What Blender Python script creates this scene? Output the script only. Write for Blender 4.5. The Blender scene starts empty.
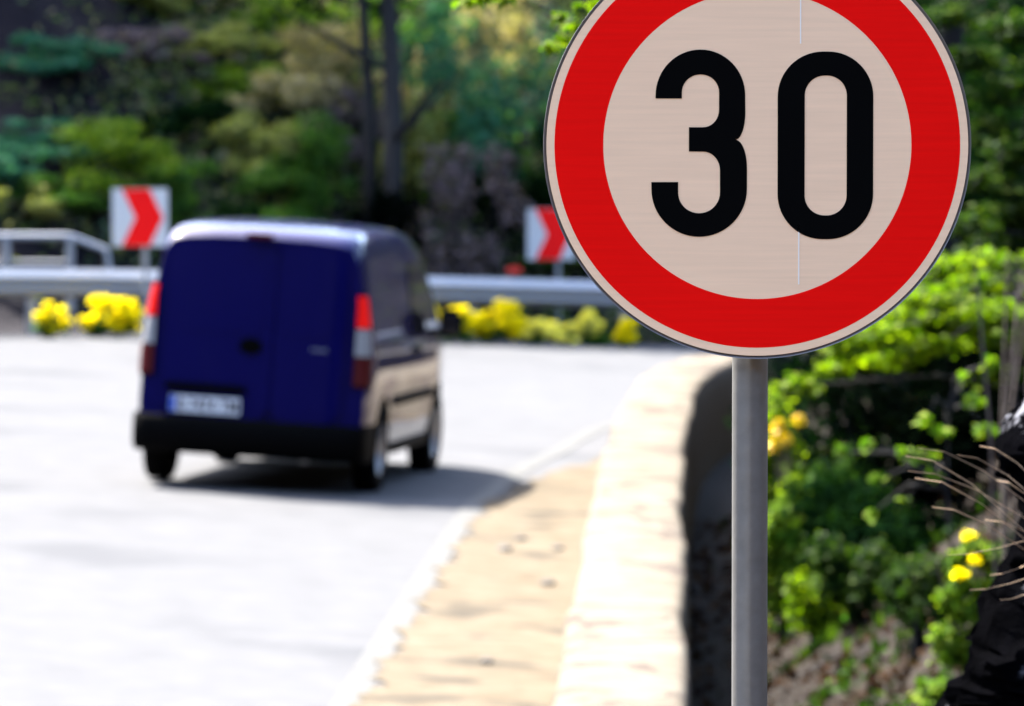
import bpy, bmesh, math, random
import numpy as np
from mathutils import Vector, Matrix, Euler

random.seed(7)
RNG = np.random.default_rng(7)
SC = bpy.context.scene
COL = SC.collection
R = math.radians

# ------------------------------------------------------------------ camera numbers
FPX, CX, CY, HORIZON, CAMZ = 6200.0, 512.0, 353.0, 82.0, 2.87
TILT = math.atan((CY - HORIZON) / FPX)

def at(px, py, Y):
    """point of the picture ray px,py at ground distance Y"""
    u, v = (px - CX) / FPX, (CY - py) / FPX
    dy = math.cos(TILT) + v * math.sin(TILT)
    dz = v * math.cos(TILT) - math.sin(TILT)
    k = Y / dy
    return Vector((u * k, Y, CAMZ + dz * k))

# ------------------------------------------------------------------ object helpers
def tag(o, label=None, cat=None, group=None, kind=None):
    if label: o['label'] = label
    if cat: o['category'] = cat
    if group: o['group'] = group
    if kind: o['kind'] = kind
    return o

def empty(name, loc=(0, 0, 0), label=None, cat=None, group=None, rz=0.0):
    o = bpy.data.objects.new(name, None)
    COL.objects.link(o)
    o.empty_display_size = 0.2
    o.location = loc
    o.rotation_euler = (0, 0, rz)
    return tag(o, label, cat, group)

def link(name, me, mats, parent=None, loc=None):
    for m in (mats if isinstance(mats, (list, tuple)) else [mats]):
        me.materials.append(m)
    o = bpy.data.objects.new(name, me)
    COL.objects.link(o)
    if parent is not None: o.parent = parent
    if loc is not None: o.location = loc
    return o

def smooth(me, angle=40):
    for p in me.polygons: p.use_smooth = True
    me.set_sharp_from_angle(angle=R(angle))

def mesh_of(name, verts, faces, ang=None):
    me = bpy.data.meshes.new(name)
    me.from_pydata([tuple(v) for v in verts], [], faces)
    me.update()
    if ang is not None: smooth(me, ang)
    return me

class MB:
    """collects shapes for one mesh"""
    def __init__(s): s.v, s.f = [], []
    def add(s, vs, fs):
        b = len(s.v)
        s.v += [Vector(v) for v in vs]
        s.f += [tuple(b + i for i in f) for f in fs]
        return s
    def box(s, c, d, bev=0.0, rot=None):
        bm = bmesh.new()
        bmesh.ops.create_cube(bm, size=1.0)
        bmesh.ops.scale(bm, vec=Vector(d), verts=bm.verts)
        if bev: bmesh.ops.bevel(bm, geom=list(bm.edges), offset=bev, segments=2, affect='EDGES')
        if rot is not None: bmesh.ops.rotate(bm, matrix=Euler(rot).to_matrix(), verts=bm.verts)
        bmesh.ops.translate(bm, vec=Vector(c), verts=bm.verts)
        bm.verts.index_update()
        s.add([v.co.copy() for v in bm.verts], [[v.index for v in f.verts] for f in bm.faces])
        bm.free(); return s
    def tube(s, pts, rad, n=10, cap=True):
        pts = [Vector(p) for p in pts]
        rads = rad if isinstance(rad, (list, tuple)) else [rad] * len(pts)
        vs, fs = [], []
        up = Vector((0.13, 0.27, 1)).normalized()
        for i, p in enumerate(pts):
            t = (pts[min(i + 1, len(pts) - 1)] - pts[max(i - 1, 0)]).normalized()
            a = t.cross(up)
            if a.length < 1e-3: a = t.cross(Vector((1, 0, 0)))
            a.normalize(); b = t.cross(a)
            for k in range(n):
                q = 2 * math.pi * k / n
                vs.append(p + (a * math.cos(q) + b * math.sin(q)) * rads[i])
        for i in range(len(pts) - 1):
            for k in range(n):
                fs.append((i * n + k, i * n + (k + 1) % n, (i + 1) * n + (k + 1) % n, (i + 1) * n + k))
        if cap:
            fs.append(tuple(range(n))[::-1]); fs.append(tuple((len(pts) - 1) * n + k for k in range(n)))
        return s.add(vs, fs)
    def grid(s, rows):
        n = len(rows[0]); vs = [p for r in rows for p in r]; fs = []
        for i in range(len(rows) - 1):
            for j in range(n - 1):
                fs.append((i * n + j, i * n + j + 1, (i + 1) * n + j + 1, (i + 1) * n + j))
        return s.add(vs, fs)
    def build(s, name, mats, parent=None, ang=40, loc=None):
        me = mesh_of(name, s.v, s.f)
        bm = bmesh.new(); bm.from_mesh(me); bmesh.ops.recalc_face_normals(bm, faces=bm.faces); bm.to_mesh(me); bm.free()
        if ang is not None: smooth(me, ang)
        return link(name, me, mats, parent, loc)

# ------------------------------------------------------------------ materials
def mat(name):
    m = bpy.data.materials.new(name); m.use_nodes = True
    nt = m.node_tree
    return m, nt, nt.nodes['Principled BSDF']

def plain(name, col, rough=0.5, metal=0.0, var=0.12, scale=8.0, coat=0.0, spec=0.5, bump=0.0, emit=None, emit_s=0.0):
    m, nt, b = mat(name)
    N, L = nt.nodes, nt.links
    tc = N.new('ShaderNodeTexCoord')
    no = N.new('ShaderNodeTexNoise'); no.inputs['Scale'].default_value = scale; no.inputs['Detail'].default_value = 6
    L.new(tc.outputs['Object'], no.inputs['Vector'])
    mx = N.new('ShaderNodeMix'); mx.data_type = 'RGBA'
    mx.inputs['A'].default_value = (*[c * (1 - var) for c in col], 1)
    mx.inputs['B'].default_value = (*[min(1, c * (1 + var)) for c in col], 1)
    L.new(no.outputs['Fac'], mx.inputs['Factor'])
    L.new(mx.outputs['Result'], b.inputs['Base Color'])
    b.inputs['Roughness'].default_value = rough
    b.inputs['Metallic'].default_value = metal
    b.inputs['Coat Weight'].default_value = coat
    b.inputs['Coat Roughness'].default_value = 0.03
    b.inputs['Specular IOR Level'].default_value = spec
    if bump:
        bp = N.new('ShaderNodeBump'); bp.inputs['Strength'].default_value = bump; bp.inputs['Distance'].default_value = 0.02
        L.new(no.outputs['Fac'], bp.inputs['Height']); L.new(bp.outputs['Normal'], b.inputs['Normal'])
    if emit:
        b.inputs['Emission Color'].default_value = (*emit, 1); b.inputs['Emission Strength'].default_value = emit_s
    return m

def ramp_mat(name, stops, scale, rough=0.9, detail=8, bump=0.4, dist=0.03, spec=0.3, stretch=(1, 1, 1), spots=None):
    m, nt, b = mat(name); N, L = nt.nodes, nt.links
    tc = N.new('ShaderNodeTexCoord'); mp = N.new('ShaderNodeMapping'); mp.inputs['Scale'].default_value = stretch
    L.new(tc.outputs['Object'], mp.inputs['Vector'])
    no = N.new('ShaderNodeTexNoise'); no.inputs['Scale'].default_value = scale; no.inputs['Detail'].default_value = detail
    no.inputs['Roughness'].default_value = 0.65
    L.new(mp.outputs['Vector'], no.inputs['Vector'])
    cr = N.new('ShaderNodeValToRGB'); el = cr.color_ramp.elements
    while len(el) < len(stops): el.new(0.5)
    for e, (p, c) in zip(el, stops): e.position = p; e.color = (*c, 1)
    L.new(no.outputs['Fac'], cr.inputs['Fac'])
    out = cr.outputs['Color']
    if spots:
        sc2, thr, colr = spots
        n2 = N.new('ShaderNodeTexNoise'); n2.inputs['Scale'].default_value = sc2; n2.inputs['Detail'].default_value = 5
        L.new(tc.outputs['Object'], n2.inputs['Vector'])
        r2 = N.new('ShaderNodeValToRGB'); r2.color_ramp.elements[0].position = thr; r2.color_ramp.elements[1].position = thr + 0.1
        L.new(n2.outputs['Fac'], r2.inputs['Fac'])
        mx = N.new('ShaderNodeMix'); mx.data_type = 'RGBA'
        L.new(r2.outputs['Color'], mx.inputs['Factor']); L.new(out, mx.inputs['A']); mx.inputs['B'].default_value = (*colr, 1)
        out = mx.outputs['Result']
    L.new(out, b.inputs['Base Color'])
    b.inputs['Roughness'].default_value = rough; b.inputs['Specular IOR Level'].default_value = spec
    bp = N.new('ShaderNodeBump'); bp.inputs['Strength'].default_value = bump; bp.inputs['Distance'].default_value = dist
    L.new(no.outputs['Fac'], bp.inputs['Height']); L.new(bp.outputs['Normal'], b.inputs['Normal'])
    return m

def leaf_mat(name, cols, trans=0.45, rough=0.55, spec=0.35):
    """leaves: each leaf takes its own colour from the list; part of the light passes through"""
    m = bpy.data.materials.new(name); m.use_nodes = True
    nt = m.node_tree; N, L = nt.nodes, nt.links
    b = N['Principled BSDF']; out = N['Material Output']
    g = N.new('ShaderNodeNewGeometry')
    cr = N.new('ShaderNodeValToRGB'); el = cr.color_ramp.elements
    while len(el) < len(cols): el.new(0.5)
    for i, (e, c) in enumerate(zip(el, cols)):
        e.position = i / max(1, len(cols) - 1); e.color = (*c, 1)
    L.new(g.outputs['Random Per Island'], cr.inputs['Fac'])
    L.new(cr.outputs['Color'], b.inputs['Base Color'])
    b.inputs['Roughness'].default_value = rough; b.inputs['Specular IOR Level'].default_value = spec
    tr = N.new('ShaderNodeBsdfTranslucent')
    tint = N.new('ShaderNodeMix'); tint.data_type = 'RGBA'; tint.blend_type = 'MULTIPLY'
    tint.inputs['Factor'].default_value = 1.0
    tint.inputs['B'].default_value = (1.1, 1.25, 0.4, 1)
    L.new(cr.outputs['Color'], tint.inputs['A']); L.new(tint.outputs['Result'], tr.inputs['Color'])
    ms = N.new('ShaderNodeMixShader'); ms.inputs['Fac'].default_value = trans
    L.new(b.outputs['BSDF'], ms.inputs[1]); L.new(tr.outputs['BSDF'], ms.inputs[2])
    L.new(ms.outputs['Shader'], out.inputs['Surface'])
    return m

M = {}
M['asphalt'] = ramp_mat('asphalt', [(0.3, (0.0554, 0.0561, 0.0591)), (0.5, (0.0630, 0.0637, 0.0669)), (0.7, (0.0710, 0.0717, 0.0754))], 3.0, rough=.85, bump=.25, dist=.008, spots=(0.5, .56, (0.0511, 0.0521, 0.0557)), spec=0.02)
M['line'] = ramp_mat('line_paint', [(0.35, (0.0455, 0.0448, 0.0440)), (0.5, (0.0729, 0.0729, 0.0714)), (0.8, (0.0850, 0.0850, 0.0834))], 18, rough=.7, bump=.1, spec=0.02)
M['sand'] = ramp_mat('sand', [(0.3, (0.0562, 0.0451, 0.0311)), (0.48, (0.0749, 0.0608, 0.0435)), (0.7, (0.0937, 0.0791, 0.0590))], 4.5, bump=.5, dist=.02, spots=(1.6, .55, (0.0416, 0.0359, 0.0283)), spec=0.02)
M['galv'] = plain('galvanised_steel', (0.2448, 0.2497, 0.2643), rough=.45, metal=.35, var=.18, scale=30)
M['galv_pole'] = plain('galvanised_pole', (.27, .262, .245), rough=.36, metal=.8, var=.25, scale=40, bump=.05)
M['sign_back'] = plain('sheet_metal', (.22, .22, .23), rough=.45, metal=.8)
M['bark'] = ramp_mat('bark', [(0.3, (.018, .014, .011)), (0.55, (.04, .032, .026)), (0.75, (.075, .062, .052))], 9, bump=.9, dist=.03, stretch=(1, 1, .25))
M['bark_dark'] = ramp_mat('bark_dark', [(0.3, (0.0020, 0.0017, 0.0017)), (0.7, (0.0073, 0.0064, 0.0064))], 9, bump=.9, dist=.03, stretch=(1, 1, .25))
M['twig'] = plain('twig', (.045, .03, .022), rough=.8)

# ------------------------------------------------------------------ sign materials
def sheeting(name, col):
    """retroreflective sheeting: faint fine weave and a soft sheen"""
    m, nt, b = mat(name); N, L = nt.nodes, nt.links
    tc = N.new('ShaderNodeTexCoord')
    wv = N.new('ShaderNodeTexWave'); wv.wave_type = 'BANDS'; wv.bands_direction = 'Z'; wv.inputs['Scale'].default_value = 62
    wv.inputs['Distortion'].default_value = .6; wv.inputs['Detail'].default_value = 2
    L.new(tc.outputs['Object'], wv.inputs['Vector'])
    no = N.new('ShaderNodeTexNoise'); no.inputs['Scale'].default_value = 7; no.inputs['Detail'].default_value = 8
    L.new(tc.outputs['Object'], no.inputs['Vector'])
    mp = N.new('ShaderNodeMapping'); mp.inputs['Scale'].default_value = (6, 6, 160)
    L.new(tc.outputs['Object'], mp.inputs['Vector'])
    n2 = N.new('ShaderNodeTexNoise'); n2.inputs['Scale'].default_value = 1.0; n2.inputs['Detail'].default_value = 3
    L.new(mp.outputs['Vector'], n2.inputs['Vector'])
    ad = N.new('ShaderNodeMath'); ad.operation = 'MULTIPLY_ADD'; ad.inputs[1].default_value = .35
    L.new(no.outputs['Fac'], ad.inputs[0]); L.new(n2.outputs['Fac'], ad.inputs[2])
    cr = N.new('ShaderNodeMapRange'); cr.inputs['From Min'].default_value = .35; cr.inputs['From Max'].default_value = 1.0
    cr.inputs['To Min'].default_value = .93; cr.inputs['To Max'].default_value = 1.05
    L.new(ad.outputs[0], cr.inputs['Value'])
    mx = N.new('ShaderNodeVectorMath'); mx.operation = 'SCALE'; mx.inputs[0].default_value = col
    L.new(cr.outputs['Result'], mx.inputs['Scale']); L.new(mx.outputs['Vector'], b.inputs['Base Color'])
    b.inputs['Roughness'].default_value = .5; b.inputs['Specular IOR Level'].default_value = .08
    return m
M['sheet_white'] = sheeting('sheeting_white', (.94, .61, .375))
M['sheet_red'] = sheeting('sheeting_red', (.92, .002, .001))
M['sheet_black'] = plain('sheeting_black', (0.0012, 0.0012, 0.0012), rough=.6, spec=.03)
M['chev_white'] = sheeting('chevron_white', (0.4704, 0.4704, 0.4704))
M['chev_red'] = sheeting('chevron_red', (.80, .006, .006))

# ------------------------------------------------------------------ curves and terrain
def catmull(pts, step=0.4):
    P = [np.array(p, float) for p in pts]
    P = [2 * P[0] - P[1]] + P + [2 * P[-1] - P[-2]]
    out = []
    for i in range(1, len(P) - 2):
        n = max(2, int(np.linalg.norm(P[i + 1] - P[i]) / step))
        for k in range(n):
            t = k / n
            out.append(0.5 * (2 * P[i] + (P[i + 1] - P[i - 1]) * t + (2 * P[i - 1] - 5 * P[i] + 4 * P[i + 1] - P[i + 2]) * t * t
                              + (3 * P[i] - P[i - 1] - 3 * P[i + 1] + P[i + 2]) * t ** 3))
    out.append(P[-2])
    return np.array(out)

def normals(path):
    t = np.gradient(path, axis=0); t /= np.linalg.norm(t, axis=1)[:, None]
    return np.stack([t[:, 1], -t[:, 0]], 1)          # to the right of travel

WL = catmull([(-1.35, -22), (-1.0, -10), (-.62, 2), (-.2, 14), (.14, 24.5), (.32, 31), (.515, 38.5), (.68, 43.5), (.86, 48),
              (1.08, 52), (1.42, 55), (2.05, 57.3), (3.1, 59.0), (5, 60.3), (9, 61.5), (20, 63), (40, 64)], 0.35)
RAIL = catmull([(-9.8, -25), (-9.6, 30), (-9.2, 52), (-8.4, 61), (-7.3, 66.5), (-5.8, 70.2), (-3.2, 72.4), (-.75, 73.8), (2, 75),
                (6, 76.2), (14, 77.5), (40, 79)], 0.5)
WLN, RAILN = normals(WL), normals(RAIL)

def sdist(path, nrm, x, y):
    """signed distance, positive on the right of travel"""
    x = np.atleast_1d(np.asarray(x, float)); y = np.atleast_1d(np.asarray(y, float))
    res = np.empty(len(x))
    for a in range(0, len(x), 4000):
        dx = x[a:a + 4000, None] - path[None, :, 0]; dy = y[a:a + 4000, None] - path[None, :, 1]
        d2 = dx * dx + dy * dy
        i = d2.argmin(1); r = np.arange(len(i))
        s = dx[r, i] * nrm[i, 0] + dy[r, i] * nrm[i, 1]
        res[a:a + 4000] = np.sign(s) * np.sqrt(d2[r, i])
    return res

def vnoise(x, y, s):
    return (np.sin(x * s * 1.7 + 1.3 * np.sin(y * s * 1.1 + .7)) + np.sin(y * s * 2.1 + 1.7 * np.sin(x * s * .9 + 2.1)) + .5 * np.sin((x + y) * s * 4.3 + 1.1)) / 2.5

def zroad(x, y):
    x = np.asarray(x, float); y = np.asarray(y, float)
    t = np.clip((y - 46) / 24, 0, 1); t = t * t * (3 - 2 * t)
    x0 = -1.8 + (-5.9 + 1.8) * t
    return -.042 * np.clip(x - x0, -6, 9)

WALLW = .55
def terrain(x, y):
    x = np.atleast_1d(np.asarray(x, float)); y = np.atleast_1d(np.asarray(y, float))
    D = sdist(WL, WLN, x, y); E = -sdist(RAIL, RAILN, x, y)
    zr = zroad(x, y)
    z = zr - .07 * np.clip(np.minimum(-D, -E) / .3 - .3, 0, 1)
    # outer hillside
    e = np.clip(E - 1.3, 0, None)
    hill = .56 * e * np.clip(e / 1.5, .35, 1)
    hill = np.where(hill > 14, 14 + (hill - 14) * .35, hill)
    hill = np.minimum(hill, 45)
    z = z + np.where(E > 0, hill * (1 + .12 * vnoise(x, y, .5)) + .12 * np.clip(e, 0, 1) * vnoise(x, y, 1.6), 0)
    z = z + .5 * np.clip(-24 - y, 0, 50) * np.clip((-24 - y) / 6, 0, 1)      # bare rise added unseen behind the photographer to darken the van's reflections
    # inner bank: a ditch beside the wall, then a wooded slope
    d = D - WALLW
    bank = -.42 + .75 * np.clip(d - .22, 0, 3.6) + .5 * np.clip(d - 3.8, 0, 30)
    bank = bank + .07 * np.clip(d, 0, 1) * vnoise(x, y, 2.6) + .04 * np.clip(d, 0, 1) * vnoise(x, y, 6.0)
    bank = np.where(D < WALLW * .5, np.minimum(zr, -.05) - .25, bank)
    bank = bank + .75 * np.exp(-(((x - 2.3) / .8) ** 2 + ((y - 12.6) / 1.3) ** 2))
    bank = bank + .5 * np.clip(-24 - y, 0, 50) * np.clip((-24 - y) / 6, 0, 1)  # the added rise again, on the bank side
    z = np.where(D > 0.05, bank, z)
    return z

def tz(x, y): return float(terrain([x], [y])[0])

def axis(a0, a1, step, lo, hi, grow=1.25):
    mid = list(np.arange(a0, a1 + 1e-6, step)); l, s = [], step; v = a0
    while v > lo: s *= grow; v -= s; l.append(v)
    h, s = [], step; v = mid[-1]
    while v < hi: s *= grow; v += s; h.append(v)
    return np.array(l[::-1] + mid + h)

def terrain_material():
    m, nt, b = mat('earth'); N, L = nt.nodes, nt.links
    tc = N.new('ShaderNodeTexCoord')
    no = N.new('ShaderNodeTexNoise'); no.inputs['Scale'].default_value = 2.2; no.inputs['Detail'].default_value = 12; no.inputs['Roughness'].default_value = .7
    L.new(tc.outputs['Object'], no.inputs['Vector'])
    cr = N.new('ShaderNodeValToRGB'); el = cr.color_ramp.elements
    for p in (.45, .6): el.new(p)
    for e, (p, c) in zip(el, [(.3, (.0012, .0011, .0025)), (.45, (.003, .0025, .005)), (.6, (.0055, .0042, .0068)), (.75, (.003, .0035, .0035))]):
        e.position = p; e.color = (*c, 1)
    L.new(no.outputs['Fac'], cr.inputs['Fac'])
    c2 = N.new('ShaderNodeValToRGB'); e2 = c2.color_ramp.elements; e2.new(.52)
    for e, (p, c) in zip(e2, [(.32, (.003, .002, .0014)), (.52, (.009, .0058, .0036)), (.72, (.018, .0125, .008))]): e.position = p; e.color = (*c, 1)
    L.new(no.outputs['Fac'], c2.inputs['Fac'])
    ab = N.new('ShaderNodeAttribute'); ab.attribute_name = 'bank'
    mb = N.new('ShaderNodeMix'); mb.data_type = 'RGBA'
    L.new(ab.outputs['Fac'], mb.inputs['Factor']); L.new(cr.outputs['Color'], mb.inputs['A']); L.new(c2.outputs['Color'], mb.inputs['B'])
    at_ = N.new('ShaderNodeAttribute'); at_.attribute_name = 'ditch_shade'
    mx = N.new('ShaderNodeMix'); mx.data_type = 'RGBA'; mx.inputs['B'].default_value = (.0015, .0013, .0012, 1)  # near-black band beside the wall: ditch shade painted into the soil colour
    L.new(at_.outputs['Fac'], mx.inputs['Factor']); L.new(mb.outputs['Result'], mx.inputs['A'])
    L.new(mx.outputs['Result'], b.inputs['Base Color'])
    b.inputs['Roughness'].default_value = .95; b.inputs['Specular IOR Level'].default_value = .1
    bp = N.new('ShaderNodeBump'); bp.inputs['Strength'].default_value = .8; bp.inputs['Distance'].default_value = .08
    L.new(no.outputs['Fac'], bp.inputs['Height']); L.new(bp.outputs['Normal'], b.inputs['Normal'])
    return m
M['earth'] = terrain_material()

def build_terrain():
    ax = axis(-13, 9, .22, -450, 450); ay = axis(4, 92, .4, -300, 600)
    X, Y = np.meshgrid(ax, ay); x, y = X.ravel(), Y.ravel()
    z = terrain(x, y); nx = len(ax)
    fs = [(j * nx + i, j * nx + i + 1, (j + 1) * nx + i + 1, (j + 1) * nx + i) for j in range(len(ay) - 1) for i in range(nx - 1)]
    me = mesh_of('ground', np.stack([x, y, z], 1).tolist(), fs)
    for p in me.polygons: p.use_smooth = True
    a = me.attributes.new('ditch_shade', 'FLOAT', 'POINT')
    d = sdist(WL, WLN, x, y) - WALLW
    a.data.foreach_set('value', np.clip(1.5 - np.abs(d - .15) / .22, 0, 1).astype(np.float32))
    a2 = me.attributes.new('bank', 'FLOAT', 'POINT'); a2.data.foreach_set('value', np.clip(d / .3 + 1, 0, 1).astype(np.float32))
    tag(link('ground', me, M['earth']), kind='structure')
build_terrain()

def ribbon(name, path, nrm, o0, o1, lift, m, n=6, kind='structure'):
    """sheet between two offsets of a path, laid on the road surface"""
    o0 = np.broadcast_to(o0, len(path)); o1 = np.broadcast_to(o1, len(path))
    rows = []
    for i in range(len(path)):
        t = np.linspace(0, 1, n); o = o0[i] + (o1[i] - o0[i]) * t
        xs = path[i, 0] + nrm[i, 0] * o; ys = path[i, 1] + nrm[i, 1] * o
        zs = zroad(xs, ys) + lift
        rows.append([Vector(p) for p in zip(xs, ys, zs)])
    b = MB().grid(rows)
    o = b.build(name, m, ang=60)
    return tag(o, kind=kind)

def resample(path, n, warp=None):
    s = np.concatenate([[0], np.cumsum(np.linalg.norm(np.diff(path, axis=0), axis=1))]); s /= s[-1]
    t = np.linspace(0, 1, n)
    return np.stack([np.interp(t, s, path[:, 0]), np.interp(t, s, path[:, 1])], 1)

def build_road():
    # pair the inner and the outer edge at matched stations
    def cut(path, st):
        idx = [int(np.argmin(np.hypot(path[:, 0] - a, path[:, 1] - b))) for a, b in st]
        return [resample(path[idx[i]:idx[i + 1] + 1], 26)[:-1] for i in range(len(idx) - 1)]
    inner = np.concatenate(cut(WL, [(-1.35, -22), (.14, 24.5), (.86, 48), (1.42, 55), (3.1, 59), (9, 61.5), (40, 64)]))
    outer = np.concatenate(cut(RAIL, [(-9.8, -25), (-9.6, 30), (-9.2, 52), (-5.8, 70.2), (-.75, 73.8), (6, 76.2), (40, 79)]))
    rows = []
    for a, b in zip(inner, outer):
        dv = (b - a) / np.linalg.norm(b - a)
        a2 = a + dv * 0.02; b2 = b - dv * .18
        t = np.linspace(0, 1, 22)
        xs = a2[0] + (b2[0] - a2[0]) * t; ys = a2[1] + (b2[1] - a2[1]) * t
        rows.append([Vector(p) for p in zip(xs, ys, zroad(xs, ys) + .012)])
    tag(MB().grid(rows).build('road', M['asphalt'], ang=60), kind='structure')
    y = WL[:, 1]
    sel = (y > 0) & (WL[:, 0] < 8)
    P, Nn = WL[sel], WLN[sel]
    yy = P[:, 1]
    off = np.interp(yy, [0, 28.5, 36, 43, 47, 50, 56, 62], [1.08, .96, .89, .83, .66, .46, .36, .36])
    ribbon('edge_line', P, Nn, -(off + .15), -off, .018, M['line'], 3)
    # sandy shoulder with a ragged border
    fine = resample(P[(yy < 53)], 900); fn = normals(fine)
    fo = np.interp(fine[:, 1], [0, 28.5, 36, 43, 46, 48.5, 53], [1.08, .97, .89, .82, .58, .2, .0])
    rg = np.random.default_rng(3)
    rag = sum(a * np.sin(fine[:, 1] * w + p) for a, w, p in zip((.03, .025, .02, .015), (3.1, 7.3, 13.7, 29), rg.random(4) * 6)) + rg.normal(0, .008, len(fine))
    ribbon('shoulder', fine, fn, np.minimum(-(fo + rag), -.015), -.01, .024, M['sand'], 5)
build_road()

# ------------------------------------------------------------------ low roadside wall
def wall_material():
    m, nt, b = mat('wall_concrete'); N, L = nt.nodes, nt.links
    tc = N.new('ShaderNodeTexCoord')
    no = N.new('ShaderNodeTexNoise'); no.inputs['Scale'].default_value = 3.2; no.inputs['Detail'].default_value = 10; no.inputs['Roughness'].default_value = .65
    L.new(tc.outputs['Object'], no.inputs['Vector'])
    cr = N.new('ShaderNodeValToRGB'); el = cr.color_ramp.elements; el.new(.5)
    for e, (p, c) in zip(el, [(.3, (.066, .055, .042)), (.5, (.094, .081, .064)), (.72, (.116, .104, .084))]): e.position = p; e.color = (*c, 1)
    L.new(no.outputs['Fac'], cr.inputs['Fac'])
    mp = N.new('ShaderNodeMapping'); mp.inputs['Scale'].default_value = (.8, .62, 1.5)
    n3 = N.new('ShaderNodeTexNoise'); n3.inputs['Scale'].default_value = 2.5; n3.inputs['Detail'].default_value = 4
    L.new(tc.outputs['Object'], n3.inputs['Vector'])
    va = N.new('ShaderNodeVectorMath'); va.operation = 'MULTIPLY_ADD'; va.inputs[1].default_value = (.35, .35, .35)
    L.new(n3.outputs['Color'], va.inputs[0]); L.new(tc.outputs['Object'], va.inputs[2])
    L.new(va.outputs['Vector'], mp.inputs['Vector'])
    vo = N.new('ShaderNodeTexVoronoi'); vo.feature = 'DISTANCE_TO_EDGE'; vo.inputs['Scale'].default_value = 1.3
    L.new(mp.outputs['Vector'], vo.inputs['Vector'])
    n4 = N.new('ShaderNodeTexNoise'); n4.inputs['Scale'].default_value = 1.1; n4.inputs['Detail'].default_value = 3
    L.new(tc.outputs['Object'], n4.inputs['Vector'])
    wd = N.new('ShaderNodeMapRange'); wd.inputs['From Min'].default_value = .40; wd.inputs['From Max'].default_value = .60
    wd.inputs['To Min'].default_value = .0; wd.inputs['To Max'].default_value = .075
    L.new(n4.outputs['Fac'], wd.inputs['Value'])
    lt = N.new('ShaderNodeMath'); lt.operation = 'LESS_THAN'
    L.new(vo.outputs['Distance'], lt.inputs[0]); L.new(wd.outputs['Result'], lt.inputs[1])
    mx = N.new('ShaderNodeMix'); mx.data_type = 'RGBA'; mx.inputs['B'].default_value = (.05, .04, .035, 1)
    ml = N.new('ShaderNodeMath'); ml.operation = 'MULTIPLY'; ml.inputs[1].default_value = .8
    L.new(lt.outputs[0], ml.inputs[0])
    L.new(ml.outputs[0], mx.inputs['Factor']); L.new(cr.outputs['Color'], mx.inputs['A'])
    # ditch side: brown face with its shade darkened into the colour
    at_ = N.new('ShaderNodeAttribute'); at_.attribute_name = 'brown_face_shade'
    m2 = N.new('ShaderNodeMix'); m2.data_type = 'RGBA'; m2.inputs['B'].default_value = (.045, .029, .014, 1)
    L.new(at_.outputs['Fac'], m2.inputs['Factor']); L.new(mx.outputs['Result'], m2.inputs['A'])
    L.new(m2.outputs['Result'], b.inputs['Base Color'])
    b.inputs['Roughness'].default_value = .9; b.inputs['Specular IOR Level'].default_value = .02
    bp = N.new('ShaderNodeBump'); bp.inputs['Strength'].default_value = .5; bp.inputs['Distance'].default_value = .02
    L.new(no.outputs['Fac'], bp.inputs['Height']); L.new(bp.outputs['Normal'], b.inputs['Normal'])
    return m
M['wall'] = wall_material()

def build_wall():
    P = resample(WL[WL[:, 0] < 30], 900); Nn = normals(P)
    rg = np.random.default_rng(11)
    def wob(a, ws): return sum(a / (k + 1) * np.sin(np.arange(len(P)) * w + rg.random() * 6) for k, w in enumerate(ws))
    wl = wob(.010, (.13, .29, .6)) + rg.normal(0, .002, len(P)); wr = wob(.011, (.11, .23, .41)) + rg.normal(0, .002, len(P)); wt = wob(.006, (.4, 1.0))
    rows, brown_face_shade = [], []
    for i in range(len(P)):
        top = .40 - .30 * np.clip((P[i, 0] - 1.8) / 6, 0, 1) + wt[i]
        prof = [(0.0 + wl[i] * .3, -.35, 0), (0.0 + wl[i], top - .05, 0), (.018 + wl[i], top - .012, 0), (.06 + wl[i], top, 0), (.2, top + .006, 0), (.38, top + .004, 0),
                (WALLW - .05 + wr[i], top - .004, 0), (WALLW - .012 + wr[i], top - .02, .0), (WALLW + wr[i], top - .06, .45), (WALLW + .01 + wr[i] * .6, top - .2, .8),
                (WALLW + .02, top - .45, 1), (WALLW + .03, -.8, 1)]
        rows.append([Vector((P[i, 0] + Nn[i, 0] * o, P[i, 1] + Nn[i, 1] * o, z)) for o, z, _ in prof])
        brown_face_shade += [s for *_, s in prof]
    b = MB().grid(rows)
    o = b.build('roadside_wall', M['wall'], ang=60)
    a = o.data.attributes.new('brown_face_shade', 'FLOAT', 'POINT'); a.data.foreach_set('value', np.array(brown_face_shade, np.float32))
    tag(o, 'low pale cracked concrete wall running along the sandy road shoulder', 'wall')
build_wall()

# ------------------------------------------------------------------ speed limit sign
def arc(cx, cz, r, a0, a1, n=24, rx=None):
    rx = rx or r
    return [(cx + rx * math.cos(R(a0 + (a1 - a0) * k / n)), cz + r * math.sin(R(a0 + (a1 - a0) * k / n))) for k in range(n + 1)]

def flat(name, loop, y0, y1, m, parent):
    """closed outline (x,z) extruded between two depths"""
    n = len(loop); b = MB()
    v = [Vector((x, y0, z)) for x, z in loop] + [Vector((x, y1, z)) for x, z in loop]
    f = [tuple(range(n)), tuple(range(2 * n - 1, n - 1, -1))] + [(k, (k + 1) % n, n + (k + 1) % n, n + k) for k in range(n)]
    b.add(v, f)
    me = mesh_of(name, b.v, b.f)
    bm = bmesh.new(); bm.from_mesh(me)
    bmesh.ops.triangulate(bm, faces=[q for q in bm.faces if len(q.verts) > 4]); bmesh.ops.recalc_face_normals(bm, faces=bm.faces)
    bm.to_mesh(me); bm.free()
    return link(name, me, m, parent)

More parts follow.
